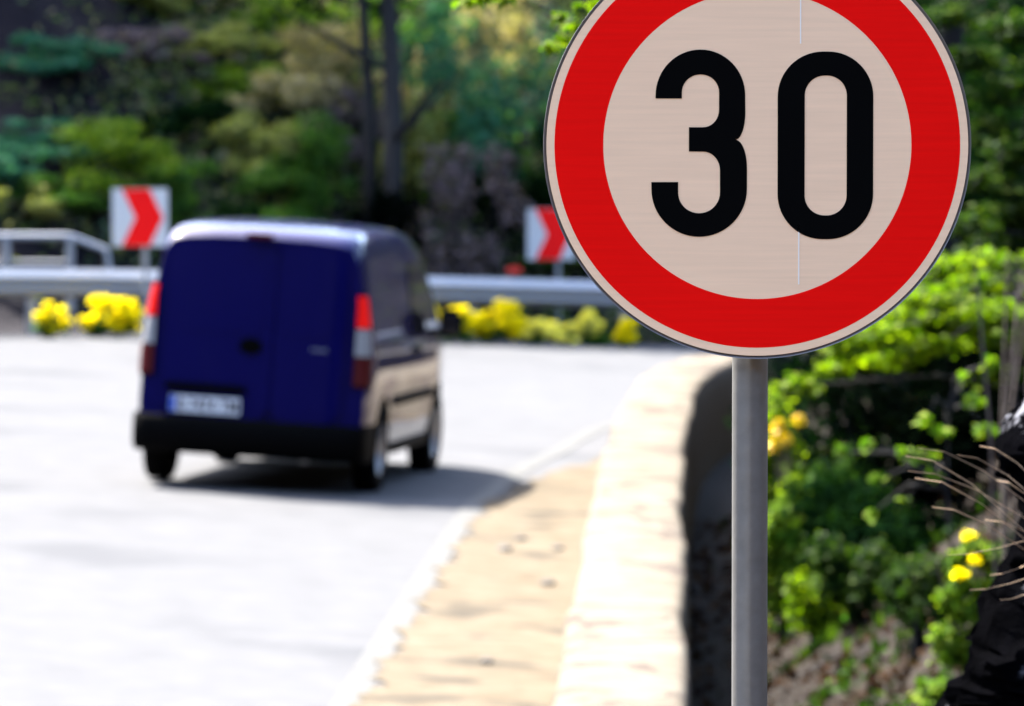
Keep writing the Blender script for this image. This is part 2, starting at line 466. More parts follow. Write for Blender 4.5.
def ring(name, lo, li, y0, y1, m, parent):
    n = len(lo); b = MB()
    v = [Vector((x, y, z)) for y in (y0, y1) for L_ in (lo, li) for x, z in L_]
    f = []
    for k in range(n):
        j = (k + 1) % n
        f += [(k, j, n + j, n + k), (2 * n + k, 2 * n + j, 3 * n + j, 3 * n + k), (k, j, 2 * n + j, 2 * n + k), (n + k, n + j, 3 * n + j, 3 * n + k)]
    b.add(v, f)
    return b.build(name, m, parent, ang=30)

def circ(r, n=160): return [(r * math.cos(2 * math.pi * k / n), r * math.sin(2 * math.pi * k / n)) for k in range(n)]

SIGN_Y = 8.70
def build_sign():
    c = at(757.3, 145, SIGN_Y); s = SIGN_Y / FPX * 1.0009
    px = lambda x, y: ((x - 757.3) * s, -(y - 145) * s)
    gz = tz(c.x, SIGN_Y)
    root = empty('speed_limit_sign', (c.x, SIGN_Y, c.z), 'round red ringed speed limit sign reading 30 on a grey pole', 'road sign')
    rim = .3
    # dished backing plate with rolled edge
    prof = [(.0, .004), (.285, .004), (.2955, .0035), (.2985, .001), (.3, -.001), (.3, .024), (.296, .025), (.296, .012), (.0, .010)]
    n = 160; vs, fs = [], []
    for r, y in prof:
        for k in range(n): vs.append((r * math.cos(2 * math.pi * k / n), y, r * math.sin(2 * math.pi * k / n)))
    for i in range(len(prof) - 1):
        for k in range(n): fs.append((i * n + k, i * n + (k + 1) % n, (i + 1) * n + (k + 1) % n, (i + 1) * n + k))
    MB().add(vs, fs).build('backing_plate', M['sign_back'], root, ang=35)
    ring('white_border', circ(.2958), circ(.2845), -.0005, .0035, M['sheet_white'], root)
    ring('red_ring', circ(.2845), circ(.2161), -.0007, .0035, M['sheet_red'], root)
    flat('white_field', circ(.2161), -.0005, .0035, M['sheet_white'], root)
    # the figure 3
    T = []
    T += [(655.7, 98.5)]
    T += [(700.4 + 44.7 * math.cos(a), 95.5 - 45.7 * math.sin(a)) for a in np.linspace(math.pi, 0, 33)]
    T += [(745.3, 112)]
    T += [(745.3 - 9.5 * (1 - math.cos(a)) , 112 + 27.5 * math.sin(a)) for a in np.linspace(0.1, math.pi / 2, 10)]
    T += [(747 - 11.2 * (1 - math.sin(a)), 168 - 28.0 * math.cos(a)) for a in np.linspace(0.12, math.pi / 2, 10)]
    T += [(699.3 + 47.7 * math.cos(a), 189 + 47.6 * math.sin(a)) for a in np.linspace(0, math.pi, 33)]
    T += [(651.5, 182), (678.3, 182), (678.3, 192.5)]
    T += [(699.2 + 20.9 * math.cos(a), 192.5 + 20.6 * math.sin(a)) for a in np.linspace(math.pi, 0, 21)][1:]
    T += [(703 + 17 * math.cos(a), 170 - 18.5 * math.sin(a)) for a in np.linspace(0, math.pi / 2, 10)]
    T += [(689, 151.5), (689, 127.3)]
    T += [(703 + 16 * math.cos(a), 110 + 17.3 * math.sin(a)) for a in np.linspace(math.pi / 2, 0, 10)]
    T += [(700.5 + 18.6 * math.cos(a), 92.5 - 18 * math.sin(a)) for a in np.linspace(0, math.pi, 21)]
    T += [(681.9, 98.5)]
    flat('digit', [px(*p) for p in T], -.0012, .002, M['sheet_black'], root)
    def rr(x0, x1, y0, y1, r, n=16):
        o = []
        for cx_, cy_, a0 in ((x1 - r, y0 + r, -90), (x1 - r, y1 - r, 0), (x0 + r, y1 - r, 90), (x0 + r, y0 + r, 180)):
            o += [(cx_ + r * math.cos(R(a0 + 90 * k / n)), cy_ + r * math.sin(R(a0 + 90 * k / n))) for k in range(n + 1)]
        return [px(*p) for p in o]
    ring('digit', rr(777.6, 873, 51.8, 239, 45), rr(804.6, 846.6, 75.6, 215.3, 20), -.0012, .002, M['sheet_black'], root)
    # faint seam of the sheeting: a thin lapped strip
    sm = plain('seam', (.92, .84, .74), rough=.35)
    x0 = px(800.3, 0)[0]
    MB().box((x0, -.0008, .1455 + .032), (.0016, .0008, .071)).build('seam', sm, root, ang=None)
    MB().box((x0 - .002, -.0008, -.150 - .004), (.0016, .0008, .083)).build('seam', sm, root, ang=None)
    # pole and clamps
    pc = (751.8 - 757.3) * s
    pb = gz - .3 - c.z
    MB().tube([(pc, .052, pb), (pc, .052, .26)], .0252, n=28).build('pole', M['galv_pole'], root, ang=40)
    for zz in (.14, -.14):
        cl = MB().box((pc, .026, zz), (.12, .004, .03), .001)
        cl.box((pc - .04, .028, zz), (.012, .02, .02)).box((pc + .04, .028, zz), (.012, .02, .02))
        cl.build('clamp', M['galv'], root)
build_sign()

# ------------------------------------------------------------------ chevron signs
def build_chevron(px0, px1, py0, py1, Y, label, yaw=0.0, pole_px=None):
    a, b = at(px0, py0, Y), at(px1, py1, Y)
    c = (a + b) / 2; w = b.x - a.x; h = a.z - b.z
    root = empty('chevron_sign', (c.x, Y, c.z), label, 'road sign', 'red and white chevron boards along the bend', rz=yaw)
    MB().box((0, .012, 0), (w, .022, h), .002).build('board', M['sign_back'], root)
    hw, hh = w / 2 - .004, h / 2 - .004
    flat('white_panel', [(-hw, -hh), (hw, -hh), (hw, hh), (-hw, hh)], -.003, .002, M['chev_white'], root)
    xl = -hw + .17 * w; xa = xl + .24 * w; t = .50 * w
    hh -= .003
    flat('arrow', [(xl, hh), (xl + t, hh), (min(xa + t, hw - .004), 0), (xl + t, -hh), (xl, -hh), (xa, 0)], -.006, 0, M['chev_red'], root)
    pp = ((pole_px - CX) * Y / FPX - c.x) if pole_px else 0
    gz = tz(c.x + pp, Y + .06) - c.z
    MB().tube([(pp, .055, gz - .2), (pp, .055, h / 2 - .03)], .03, n=14).build('pole', M['galv'], root)
    for zz in (h * .3, -h * .3):
        MB().box((pp, .028, zz), (.12, .012, .03), .001).build('clamp', M['galv'], root)
build_chevron(112, 168, 188.5, 246.5, 71.4, 'chevron board whole in view on its pole, rising above the van roof edge', pole_px=145)
build_chevron(527, 575, 208.5, 260, 75.7, 'chevron board partly hidden behind the round 30 sign', pole_px=558)

# ------------------------------------------------------------------ guardrail
def build_guardrail():
    sel = [(i, p) for i, p in enumerate(RAIL) if p[1] > 50 and p[0] < 22]
    P = np.array([p for _, p in sel]); Nn = np.array([RAILN[i] for i, _ in sel])
    root = empty('guardrail', (-.75, 73.8, float(zroad(-.75, 73.8))), 'long steel guardrail curving round the outside of the bend', 'guardrail')
    base = root.location
    prof = [(-.012, .325), (.0, .325), (.088, .235), (.088, .20), (.012, .165), (.012, .145), (.088, .105), (.088, .07), (.0, .0), (-.012, .0),
            (.07, .075), (.07, .10), (-.005, .14), (-.005, .17), (.07, .205), (.07, .225)]
    vs, fs = [], []; n = len(prof)
    for p, nn in zip(P, Nn):
        z0 = float(zroad(p[0], p[1])) + .44
        for o, z in prof: vs.append((p[0] + nn[0] * o - base.x, p[1] + nn[1] * o - base.y, z0 + z - base.z))
    for i in range(len(P) - 1):
        for k in range(n): fs.append((i * n + k, i * n + (k + 1) % n, (i + 1) * n + (k + 1) % n, (i + 1) * n + k))
    MB().add(vs, fs).build('beam', M['galv'], root, ang=25)
    s = np.concatenate([[0], np.cumsum(np.linalg.norm(np.diff(P, axis=0), axis=1))])
    for d in np.arange(1.0, s[-1], 2.0):
        x, y = np.interp(d, s, P[:, 0]), np.interp(d, s, P[:, 1])
        i = int(np.argmin(np.abs(s - d))); nn = Nn[i]
        z = float(zroad(x, y)); g = tz(x, y)
        yw = math.atan2(nn[1], nn[0])
        b = MB().box((x - nn[0] * .09 - base.x, y - nn[1] * .09 - base.y, (g - .2 + z + .74) / 2 - base.z), (.055, .12, z + .74 - g + .2), .004, (0, 0, yw))
        b.box((x - nn[0] * .035 - base.x, y - nn[1] * .035 - base.y, z + .6 - base.z), (.05, .09, .18), .004, (0, 0, yw))
        b.build('post', M['galv'], root)
    rf = plain('reflector_red', (.5, .02, .015), rough=.3)
    q = at(514, 270, 74.25)
    MB().box((q.x - base.x, 74.25 - base.y, q.z - base.z), (.17, .03, .07), .006).build('reflector', rf, root)
build_guardrail()

def build_pipe_railing():
    Y = 73.4
    a, b, c = at(-40, 236.5, Y), at(70, 236.5, Y), at(106, 250, Y)
    root = empty('pipe_railing', (b.x, Y, tz(b.x, Y)), 'pale pipe handrail with bent down end, standing behind the guardrail', 'railing')
    o = root.location
    e = c + Vector((.05, 0, -.35))
    MB().tube([a + Vector((-2.5, -1.2, 0)) - o, a - o, b - o - Vector((.05, 0, 0)), b - o + Vector((.04, 0, -.012)), c - o, e - o], .042, n=12).build('rail', M['galv'], root)
    for px in (6, 70):
        t = at(px, 237, Y)
        MB().tube([Vector((t.x, Y, tz(t.x, Y) - .15)) - o, t - o], .05, n=12).build('post', M['galv'], root)
    lo = at(0, 262, Y)
    MB().tube([Vector((a.x, Y, lo.z)) - o, Vector((b.x, Y, lo.z)) - o], .022, n=10).build('rail', M['galv'], root)
build_pipe_railing()

# ------------------------------------------------------------------ van
M['paint'] = plain('blue_paint', (0.0003, 0.0002, 0.0395), rough=.55, coat=1.0, var=.04, spec=0.5)
M['paint'].node_tree.nodes['Principled BSDF'].inputs['IOR'].default_value = 1.10
M['paint'].node_tree.nodes['Principled BSDF'].inputs['Coat IOR'].default_value = 1.31
M['black_plastic'] = plain('black_plastic', (0.0011, 0.0011, 0.0012), rough=.6, spec=.02)
M['rubber'] = plain('tyre_rubber', (0.0017, 0.0017, 0.0017), rough=.8, spec=.02)
M['rim_metal'] = plain('wheel_steel', (.28, .28, .29), rough=.4, metal=.7)
M['glass_dark'] = plain('tinted_glass', (.006, .008, .012), rough=.03, spec=.6, var=0)
M['lens_lit'] = plain('lit_brake_lens', (.30, .002, .002), rough=.4, spec=.1, emit=(1, .012, .006), emit_s=.055, var=.05)
M['lens_red'] = plain('red_lens', (.05, .002, .003), rough=.4, spec=.15, var=.05)
M['lens_white'] = plain('clear_lens', (.20, .20, .205), rough=.35, spec=.2)
M['plate'] = plain('plate_white', (.50, .51, .54), rough=.4)
M['plate_blue'] = plain('plate_blue', (.01, .06, .34), rough=.4)
M['badge'] = plain('badge_grey', (.10, .11, .15), rough=.4)
M['chrome'] = plain('chrome', (.5, .5, .52), rough=.15, metal=1)

def lerp_tab(tab, v):
    return float(np.interp(v, [t[0] for t in tab], [t[1] for t in tab]))
W_TAB = [(.2, .80), (.35, .845), (.6, .862), (.95, .855), (1.2, .825), (1.5, .768), (1.75, .715), (1.9, .69)]
T_TAB = [(0, 1.70), (.06, 1.738), (.2, 1.775), (.6, 1.805), (1.3, 1.815), (2.0, 1.80), (2.45, 1.765), (2.75, 1.70), (3.0, 1.50), (3.25, 1.28), (3.42, 1.13), (3.55, 1.05), (3.8, .97), (4.0, .86), (4.1, .74), (4.16, .55)]
def van_hw(y, z):
    w = lerp_tab(W_TAB, z)
    if y < .3: w *= 1 - .045 * (1 - y / .3) ** 2
    if y > 3.2: w *= 1 - .17 * ((y - 3.2) / .96) ** 2
    return w
def van_rear(x, z):
    return .072 * max(0, z - .45) + .02 * max(0, min(1, (z - 1.1) / .6)) ** 2 + .05 * (abs(x) / .8) ** 3

def van_section(y):
    T = lerp_tab(T_TAB, y); z0 = .26
    zs = [.30, .36, .45, .6, .8, .95, 1.1, 1.25, 1.4, 1.52, 1.60]
    k = min(1.0, (T - .11 - z0) / (1.60 - z0)) if T < 1.71 else (T - .11 - z0) / (1.60 - z0)
    zs = [z0 + (z - z0) * k for z in zs]
    pts = [(0, z0), (van_hw(y, z0) * .6, z0), (van_hw(y, z0) - .03, z0 + .003)]
    pts += [(van_hw(y, z), z) for z in zs]
    h = van_hw(y, T - .06)
    pts += [(h - .012, T - .065), (h - .04, T - .03), (h - .085, T - .008), (h - .16, T + .004), (h * .5, T + .018), (0, T + .026)]
    out = []
    for x, z in pts:
        yy = y + van_rear(x, z) * max(0, 1 - y / .4)
        out.append((x, yy, z))
    return out

def build_van():
    X0, Y0 = at(244.5, 484, 43.2).x, 43.2
    root = empty('delivery_van', (0, 0, 0), 'dark blue panel van driving away on the sunlit road', 'van')
    st = [0, .03, .08, .15, .25, .4, .6, .9, 1.2, 1.6, 2.0, 2.3, 2.5, 2.65, 2.8, 2.95, 3.1, 3.25, 3.38, 3.5, 3.65, 3.8, 3.92, 4.02, 4.1, 4.16]
    vs, fs = [], []
    secs = [van_section(y) for y in st]; n = len(secs[0])
    full = []
    for s in secs:
        full.append(s + [(-x, y, z) for x, y, z in s[-2:0:-1]])
    m = len(full[0])
    for s in full: vs += s
    for i in range(len(st) - 1):
        for k in range(m): fs.append((i * m + k, i * m + (k + 1) % m, (i + 1) * m + (k + 1) % m, (i + 1) * m + k))
    fs.append(tuple(range(m))); fs.append(tuple((len(st) - 1) * m + k for k in range(m))[::-1])
    me = mesh_of('body', vs, fs)
    bm = bmesh.new(); bm.from_mesh(me); bmesh.ops.triangulate(bm, faces=[f for f in bm.faces if len(f.verts) > 4])
    bmesh.ops.recalc_face_normals(bm, faces=bm.faces); bm.to_mesh(me); bm.free()
    body = link('body', me, [M['paint'], M['black_plastic']], root)
    # wheel arches
    cut = MB()
    for y in (.74, 3.30):
        for sx in (-1, 1):
            cut.tube([(sx * .52, y, .33), (sx * 1.1, y, .33)], .365, n=36)
    cob = cut.build('cutter', [M['paint'], M['black_plastic']], None, ang=None)
    for p in cob.data.polygons: p.material_index = 1
    md = body.modifiers.new('b', 'BOOLEAN'); md.operation = 'DIFFERENCE'; md.object = cob; md.solver = 'EXACT'
    dg = bpy.context.evaluated_depsgraph_get(); dg.update()
    nm = bpy.data.meshes.new_from_object(body.evaluated_get(dg))
    body.modifiers.clear(); body.data = nm
    bpy.data.objects.remove(cob)
    nm.name = 'body'
    smooth(nm, 32)
    def rear_patch(name, x0, x1, z0, z1, off, m_, par=root, rnd=.03, nx=10, nz=14, th=.012):
        """rounded panel laid on the tail, its own thickness"""
        rows = []
        for j in range(nz + 1):
            z = z0 + (z1 - z0) * j / nz
            dz = min(z - z0, z1 - z); ins = 0 if dz >= rnd else rnd - math.sqrt(max(0, rnd ** 2 - (rnd - dz) ** 2))
            rows.append([Vector((x, van_rear(x, z) - off, z)) for x in np.linspace(x0 + ins, x1 - ins, nx + 1)])
        b = MB().grid(rows)
        edge = [r[0] for r in rows] + rows[-1][1:] + [r[-1] for r in rows[::-1]][1:] + rows[0][::-1][1:-1]
        k = len(edge)
        b.add(edge + [p + Vector((0, th, 0)) for p in edge], [(i, (i + 1) % k, k + (i + 1) % k, k + i) for i in range(k)])
        return b.build(name, m_, par, ang=35)
    def dz_x(x): return x
    # twin rear doors of unequal width, each with a pressed panel
    dl = rear_patch('rear_door', -.655, .135, .50, 1.675, .012, M['paint'], rnd=.07)
    dr = rear_patch('rear_door', .147, .655, .50, 1.675, .012, M['paint'], rnd=.07)
    dl['label'] = 'wider rear door carrying the number plate'; dr['label'] = 'narrower rear door with a small badge'
    rear_patch('pressed_panel', -.56, .06, 1.08, 1.58, .017, M['paint'], dl, rnd=.06, th=.006)
    rear_patch('pressed_panel', .21, .56, 1.08, 1.58, .017, M['paint'], dr, rnd=.06, th=.006)
    # lock handle
    h = MB()
    vsx = []
    for k in range(24):
        a = 2 * math.pi * k / 24
        vsx.append(Vector((-.02 + .085 * math.cos(a), van_rear(0, 1.0) - .03, 1.0 + .055 * math.sin(a))))
    h.add(vsx + [v + Vector((0, .03, 0)) for v in vsx], [tuple(range(24))] + [(k, (k + 1) % 24, 24 + (k + 1) % 24, 24 + k) for k in range(24)])
    h.box((-.02, van_rear(0, 1.0) - .034, .99), (.11, .012, .03), .005)
    h.build('handle', M['black_plastic'], dl)
    MB().box((-.33, -.02, .705), (.60, .04, .05), .012).build('plate_lamp_housing', M['black_plastic'], dl)
    # badge: small pale marks on the narrow door
    bd = MB()
    for k in range(4): bd.box((.43 + .032 * k, van_rear(.5, 1.0) - .0145, 1.0), (.02, .005, .022), .001)
    bd.build('badge', M['badge'], dr)
    # number plate
    pl = MB().box((-.325, -.026, .585), (.52, .012, .115), .003).build('number_plate', M['plate'], dl)
    MB().box((-.325 - .235, -.0335, .585), (.045, .003, .105)).build('blue_band', M['plate_blue'], pl)
    cu = bpy.data.curves.new('plate_text', 'FONT'); cu.body = 'B 7474 TM'; cu.size = .112; cu.align_x = 'CENTER'; cu.align_y = 'CENTER'; cu.extrude = .001; cu.offset = .002
    to = bpy.data.objects.new('plate_text', cu); COL.objects.link(to)
    dg = bpy.context.evaluated_depsgraph_get(); dg.update()
    tm = bpy.data.meshes.new_from_object(to.evaluated_get(dg)); bpy.data.objects.remove(to)
    tm.materials.clear()
    tx = link('registration', tm, M['sheet_black'], pl); tx.rotation_euler = (R(90), 0, 0); tx.location = (-.30, -.034, .582); tx.scale = (.9, 1, 1)
    # tail lights that wrap round the corner
    def tail(sx):
        t = None
        for name, z0, z1, m_ in (('lamp_housing', .76, 1.39, M['black_plastic']), ('brake_lens', 1.165, 1.375, M['lens_lit']), ('reversing_lens', .975, 1.155, M['lens_white']), ('tail_lens', .775, .965, M['lens_red'])):
            rows = []
            off = .012 if name == 'lamp_housing' else .022
            for z in np.linspace(z0, z1, 7):
                hwz = van_hw(.02, z); r = []
                xs = .728 + .012 * (0 if name == 'lamp_housing' else 1)
                for x in np.linspace(xs, hwz - .03, 5): r.append(Vector((sx * x, van_rear(x, z) - off, z)))
                r.append(Vector((sx * (hwz + off * .5), van_rear(hwz, z) - off * .3, z)))
                for y in (.05, .07, .085): r.append(Vector((sx * (van_hw(y, z) + off * .8), van_rear(hwz, z) * max(0, 1 - y / .4) + y, z)))
                rows.append(r)
            b = MB().grid(rows)
            o = b.build('tail_light' if name == 'lamp_housing' else name, m_, root if name == 'lamp_housing' else t, ang=50)
            if name == 'lamp_housing': t = o
    tail(1); tail(-1)
    MB().box((-.0, .05, 1.742), (.2, .09, .035), .012).build('high_brake_light', M['lens_red'], root)
    # bumper
    b = MB(); rows = []
    prof = [(.0, .50), (.05, .505), (.075, .47), (.08, .38), (.07, .29), (.03, .245), (-.05, .24)]
    path = [(-.852, .42, -1, 0), (-.85, .2, -1, 0), (-.832, .06, -1, -.25), (-.81, .0, -.75, -.75), (-.74, -.02, -.3, -1), (-.4, -.035, 0, -1), (0, -.04, 0, -1), (.4, -.035, 0, -1), (.74, -.02, .3, -1), (.81, .0, .75, -.75), (.832, .06, 1, -.25), (.85, .2, 1, 0), (.852, .42, 1, 0)]
    for o, z in prof:
        r = []
        for x, y, nx_, ny_ in path:
            f = .3 if abs(ny_) < .2 else 1
            r.append(Vector((x + nx_ * o * .35 * f, y + ny_ * o, z)))
        rows.append(r)
    b.grid(rows).build('bumper', M['black_plastic'], root, ang=50)
    # rear undertray and rubbing strips, sills
    MB().box((0, 2.0, .265), (1.45, 3.6, .05), .01).build('underbody', M['black_plastic'], root)
    for sx in (-1, 1):
        for y0, y1 in ((1.15, 2.9),):
            rows = []
            for z, o in ((.60, .004), (.605, .022), (.67, .022), (.675, .004)):
                rows.append([Vector((sx * (van_hw(y, z) + o), y, z)) for y in np.linspace(y0, y1, 10)])
            MB().grid(rows).build('rubbing_strip', M['black_plastic'], root, ang=50)
        rows = []
        for z, o in ((.25, -.01), (.255, .012), (.33, .014), (.34, .0)):
            rows.append([Vector((sx * (van_hw(y, .36) + o - .006), y, z)) for y in np.linspace(1.13, 2.9, 10)])
        MB().grid(rows).build('sill', M['black_plastic'], root, ang=50)
        # front door window
        poly_lo = [(2.05, 1.03), (3.12, 1.03)]
        rows = []
        for t in np.linspace(0, 1, 8):
            z = 1.06 + .50 * t; ya = 2.02 + .03 * t; yb = 3.22 - .55 * t
            rows.append([Vector((sx * (van_hw(y, z) + .007), y, z)) for y in np.linspace(ya, yb, 10)])
        MB().grid(rows).build('side_window', M['glass_dark'], root, ang=60)
        # door shut lines as raised seals
        for y in (1.25, 1.98):
            seal = MB()
            rows = [[Vector((sx * (van_hw(y, z) + .003), yy, z)) for z in np.linspace(.40, 1.6, 12)] for yy in (y - .006, y + .006)]
            seal.grid(rows)
            seal.build('door_seal', M['black_plastic'], root)
        hz = MB().box((sx * (van_hw(2.2, .98) + .012), 2.16, .965), (.03, .19, .045), .01); hz.build('door_handle', M['black_plastic'], root)
        mi = MB().box((sx * .985, 2.93, 1.13), (.17, .10, .20), .035); mi.box((sx * .88, 2.95, 1.06), (.12, .05, .05), .012)
        mo = mi.build('mirror', M['black_plastic'], root)
        MB().box((sx * .985, 2.878, 1.13), (.13, .006, .16), .002).build('mirror_glass', M['glass_dark'], mo)
    rows = []
    for y in np.linspace(2.78, 3.42, 8):
        T = lerp_tab(T_TAB, y); h = van_hw(y, T - .06) - .09
        rows.append([Vector((x, y - .004, T + .012 + .016 * (1 - (x / h) ** 2) + .006)) for x in np.linspace(-h, h, 11)])
    MB().grid(rows).build('windscreen', M['glass_dark'], root, ang=60)
    for sx in (-1, 1):
        MB().box((sx * .58, 4.06, .70), (.26, .10, .15), .03).build('headlight', M['lens_white'], root)
    MB().tube([(0, 2.3, 1.79), (0, 2.05, 2.02)], [.006, .003], n=6).build('aerial', M['black_plastic'], root)
    # exhaust
    MB().tube([(.42, -.01, .25), (.42, .5, .26)], .028, n=12).build('exhaust_pipe', M['rim_metal'], root)
    # wheels
    for y in (.74, 3.30):
        for sx in (-1, 1):
            w = empty('wheel', (sx * .775, y, .31)); w.parent = root
            prof = [(-.085, .19), (-.095, .25), (-.085, .30), (-.06, .312), (.06, .312), (.085, .30), (.095, .25), (.085, .19)]
            vs2, fs2 = [], []; nn = 36
            for o, r in prof:
                for k in range(nn): vs2.append((o, r * math.cos(2 * math.pi * k / nn), r * math.sin(2 * math.pi * k / nn)))
            for i in range(len(prof)):
                i2 = (i + 1) % len(prof)
                for k in range(nn): fs2.append((i * nn + k, i * nn + (k + 1) % nn, i2 * nn + (k + 1) % nn, i2 * nn + k))
            MB().add(vs2, fs2).build('tyre', M['rubber'], w, ang=40)
            pr = [(.0, .0), (.0, .05), (-.02, .07), (-.025, .13), (.02, .16), (.03, .188), (-.05, .192)]
            vs2, fs2 = [], []
            for o, r in pr:
                for k in range(nn): vs2.append((sx * (o + .05), max(r, .001) * math.cos(2 * math.pi * k / nn), max(r, .001) * math.sin(2 * math.pi * k / nn)))
            for i in range(len(pr) - 1):
                for k in range(nn): fs2.append((i * nn + k, i * nn + (k + 1) % nn, (i + 1) * nn + (k + 1) % nn, (i + 1) * nn + k))
            MB().add(vs2, fs2).build('rim', M['rim_metal'], w, ang=40)
    for o in root.children_recursive:
        if o.type == 'MESH' and o.name.split('.')[0] not in ('tyre', 'rim', 'registration'):
            for v in o.data.vertices: v.co.z += .045 * max(0.0, min(1.0, (v.co.z - .62) / 1.1))
    # stand it on the banked road
    root.location = (X0, Y0, float(zroad(X0, Y0)) + .012)
    root.rotation_euler = Euler((0, math.atan(.042) + R(.5), R(-8.0)), 'ZYX').to_matrix().to_euler()
    # rotate about the van's own forward axis after yaw
    q = Matrix.Rotation(R(-8.0), 3, 'Z'); roll = Matrix.Rotation(math.atan(.042) + R(1.0), 3, 'Y')
    root.rotation_euler = (roll @ q).to_euler()
    root.scale = (.965, 1, 1)
build_van()

# ------------------------------------------------------------------ foliage
def leaf_cloud(name, clumps, n, size, seed, flat_=.55, droop=.2, shell=.55, aspect=.62):
    """many small folded leaves spread through uneven clumps; clumps = (x,y,z,rx,ry,rz)"""
    rg = np.random.default_rng(seed)
    cl = np.array(clumps, float)
    w = (cl[:, 3] * cl[:, 4] * cl[:, 5]) ** .75; w /= w.sum()
    idx = rg.choice(len(cl), n, p=w)
    d = rg.normal(size=(n, 3)); d /= np.linalg.norm(d, axis=1)[:, None]
    r = shell + (1 - shell) * rg.random(n) ** .7
    # lumps on each clump
    lum = 1 + .22 * np.sin(d[:, 0] * 5 + idx * 1.7) * np.sin(d[:, 1] * 6 + idx) + .15 * np.sin(d[:, 2] * 9 + idx * 2.3)
    inner = rg.random(n) < .25
    r = np.where(inner, rg.random(n) ** .5 * .8, r) * lum
    c = cl[idx, :3] + d * cl[idx, 3:] * r[:, None]
    nr = d * flat_ + np.array([0, 0, .7]) + rg.normal(0, .5, (n, 3)); nr /= np.linalg.norm(nr, axis=1)[:, None]
    t = np.cross(nr, rg.normal(size=(n, 3))); t /= np.linalg.norm(t, axis=1)[:, None]
    t[:, 2] -= droop; t /= np.linalg.norm(t, axis=1)[:, None]
    b = np.cross(nr, t); b /= np.linalg.norm(b, axis=1)[:, None]
    s = size * (.6 + .8 * rg.random(n))[:, None]
    hb = b * s * aspect * .5
    p0 = c - t * s * .5; p2 = c + t * s * .5; mid = c - t * s * .05
    p1 = mid + hb + nr * s * .1; p3 = mid - hb + nr * s * .1
    V = np.stack([p0, p1, p2, p3], 1).reshape(-1, 3)
    me = bpy.data.meshes.new(name)
    me.vertices.add(4 * n); me.vertices.foreach_set('co', V.ravel().astype(np.float32))
    me.loops.add(6 * n); me.polygons.add(2 * n)
    base = np.arange(n)[:, None] * 4
    li = (base + np.array([0, 1, 2, 0, 2, 3])[None]).ravel()
    me.loops.foreach_set('vertex_index', li.astype(np.int32))
    me.polygons.foreach_set('loop_start', (np.arange(2 * n) * 3).astype(np.int32))
    me.update(calc_edges=True); me.validate()
    return me

def blob_clumps(w, d, h, n, seed, cr=.42, spread=.36):
    """clumps inside an ellipsoid w x d x h standing on z=0"""
    rg = np.random.default_rng(seed); out = []
    for _ in range(n):
        a = rg.random() * 2 * math.pi; rr = math.sqrt(rg.random()) * spread; z = .25 + (.55 if spread < .4 else .75) * rg.random()
        k = cr * (.6 + .7 * rg.random())
        taper = 1 - .5 * max(0, z - .5)
        out.append((w * rr * math.cos(a) * taper, d * rr * math.sin(a) * taper, h * z, w * k * .55 * taper, d * k * .55 * taper, h * k * .5))
    return out

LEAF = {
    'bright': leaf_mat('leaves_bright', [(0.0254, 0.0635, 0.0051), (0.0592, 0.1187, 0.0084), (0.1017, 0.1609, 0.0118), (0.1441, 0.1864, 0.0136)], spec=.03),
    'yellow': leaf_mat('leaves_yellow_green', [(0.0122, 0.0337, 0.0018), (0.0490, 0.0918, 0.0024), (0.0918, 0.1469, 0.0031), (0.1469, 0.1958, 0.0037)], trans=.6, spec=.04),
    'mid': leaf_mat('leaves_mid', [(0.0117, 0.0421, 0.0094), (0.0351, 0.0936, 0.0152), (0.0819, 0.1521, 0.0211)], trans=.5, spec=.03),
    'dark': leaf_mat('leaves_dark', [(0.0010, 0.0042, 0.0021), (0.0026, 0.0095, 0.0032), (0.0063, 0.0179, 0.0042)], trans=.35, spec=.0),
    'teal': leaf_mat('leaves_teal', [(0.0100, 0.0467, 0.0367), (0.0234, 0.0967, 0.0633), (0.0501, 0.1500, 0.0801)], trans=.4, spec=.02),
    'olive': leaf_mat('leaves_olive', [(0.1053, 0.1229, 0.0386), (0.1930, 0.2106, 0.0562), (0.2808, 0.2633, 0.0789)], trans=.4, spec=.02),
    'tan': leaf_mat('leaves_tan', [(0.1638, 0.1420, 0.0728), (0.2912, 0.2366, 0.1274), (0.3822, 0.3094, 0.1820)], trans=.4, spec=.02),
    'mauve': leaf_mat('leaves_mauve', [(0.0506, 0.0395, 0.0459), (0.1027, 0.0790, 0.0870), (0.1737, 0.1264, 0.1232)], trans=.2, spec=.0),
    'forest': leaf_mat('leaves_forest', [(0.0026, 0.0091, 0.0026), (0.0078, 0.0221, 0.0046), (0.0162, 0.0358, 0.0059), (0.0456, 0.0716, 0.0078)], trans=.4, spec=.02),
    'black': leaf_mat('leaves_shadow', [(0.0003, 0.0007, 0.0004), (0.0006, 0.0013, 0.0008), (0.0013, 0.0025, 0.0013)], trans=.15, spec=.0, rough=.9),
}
M['petal'] = leaf_mat('petals_yellow', [(0.8096, 0.6072, 0.0037), (0.8464, 0.6808, 0.0055), (0.8464, 0.7176, 0.0184)], trans=.5, spec=0)
M['petal_pale'] = leaf_mat('petals_pale', [(.75, .66, .15), (.85, .76, .2), (.80, .64, .08)], trans=.5, spec=0)
M['petal_orange'] = leaf_mat('petals_orange', [(0.5000, 0.2875, 0.0100), (0.6000, 0.4025, 0.0100), (0.6500, 0.4830, 0.0200)], trans=.4)

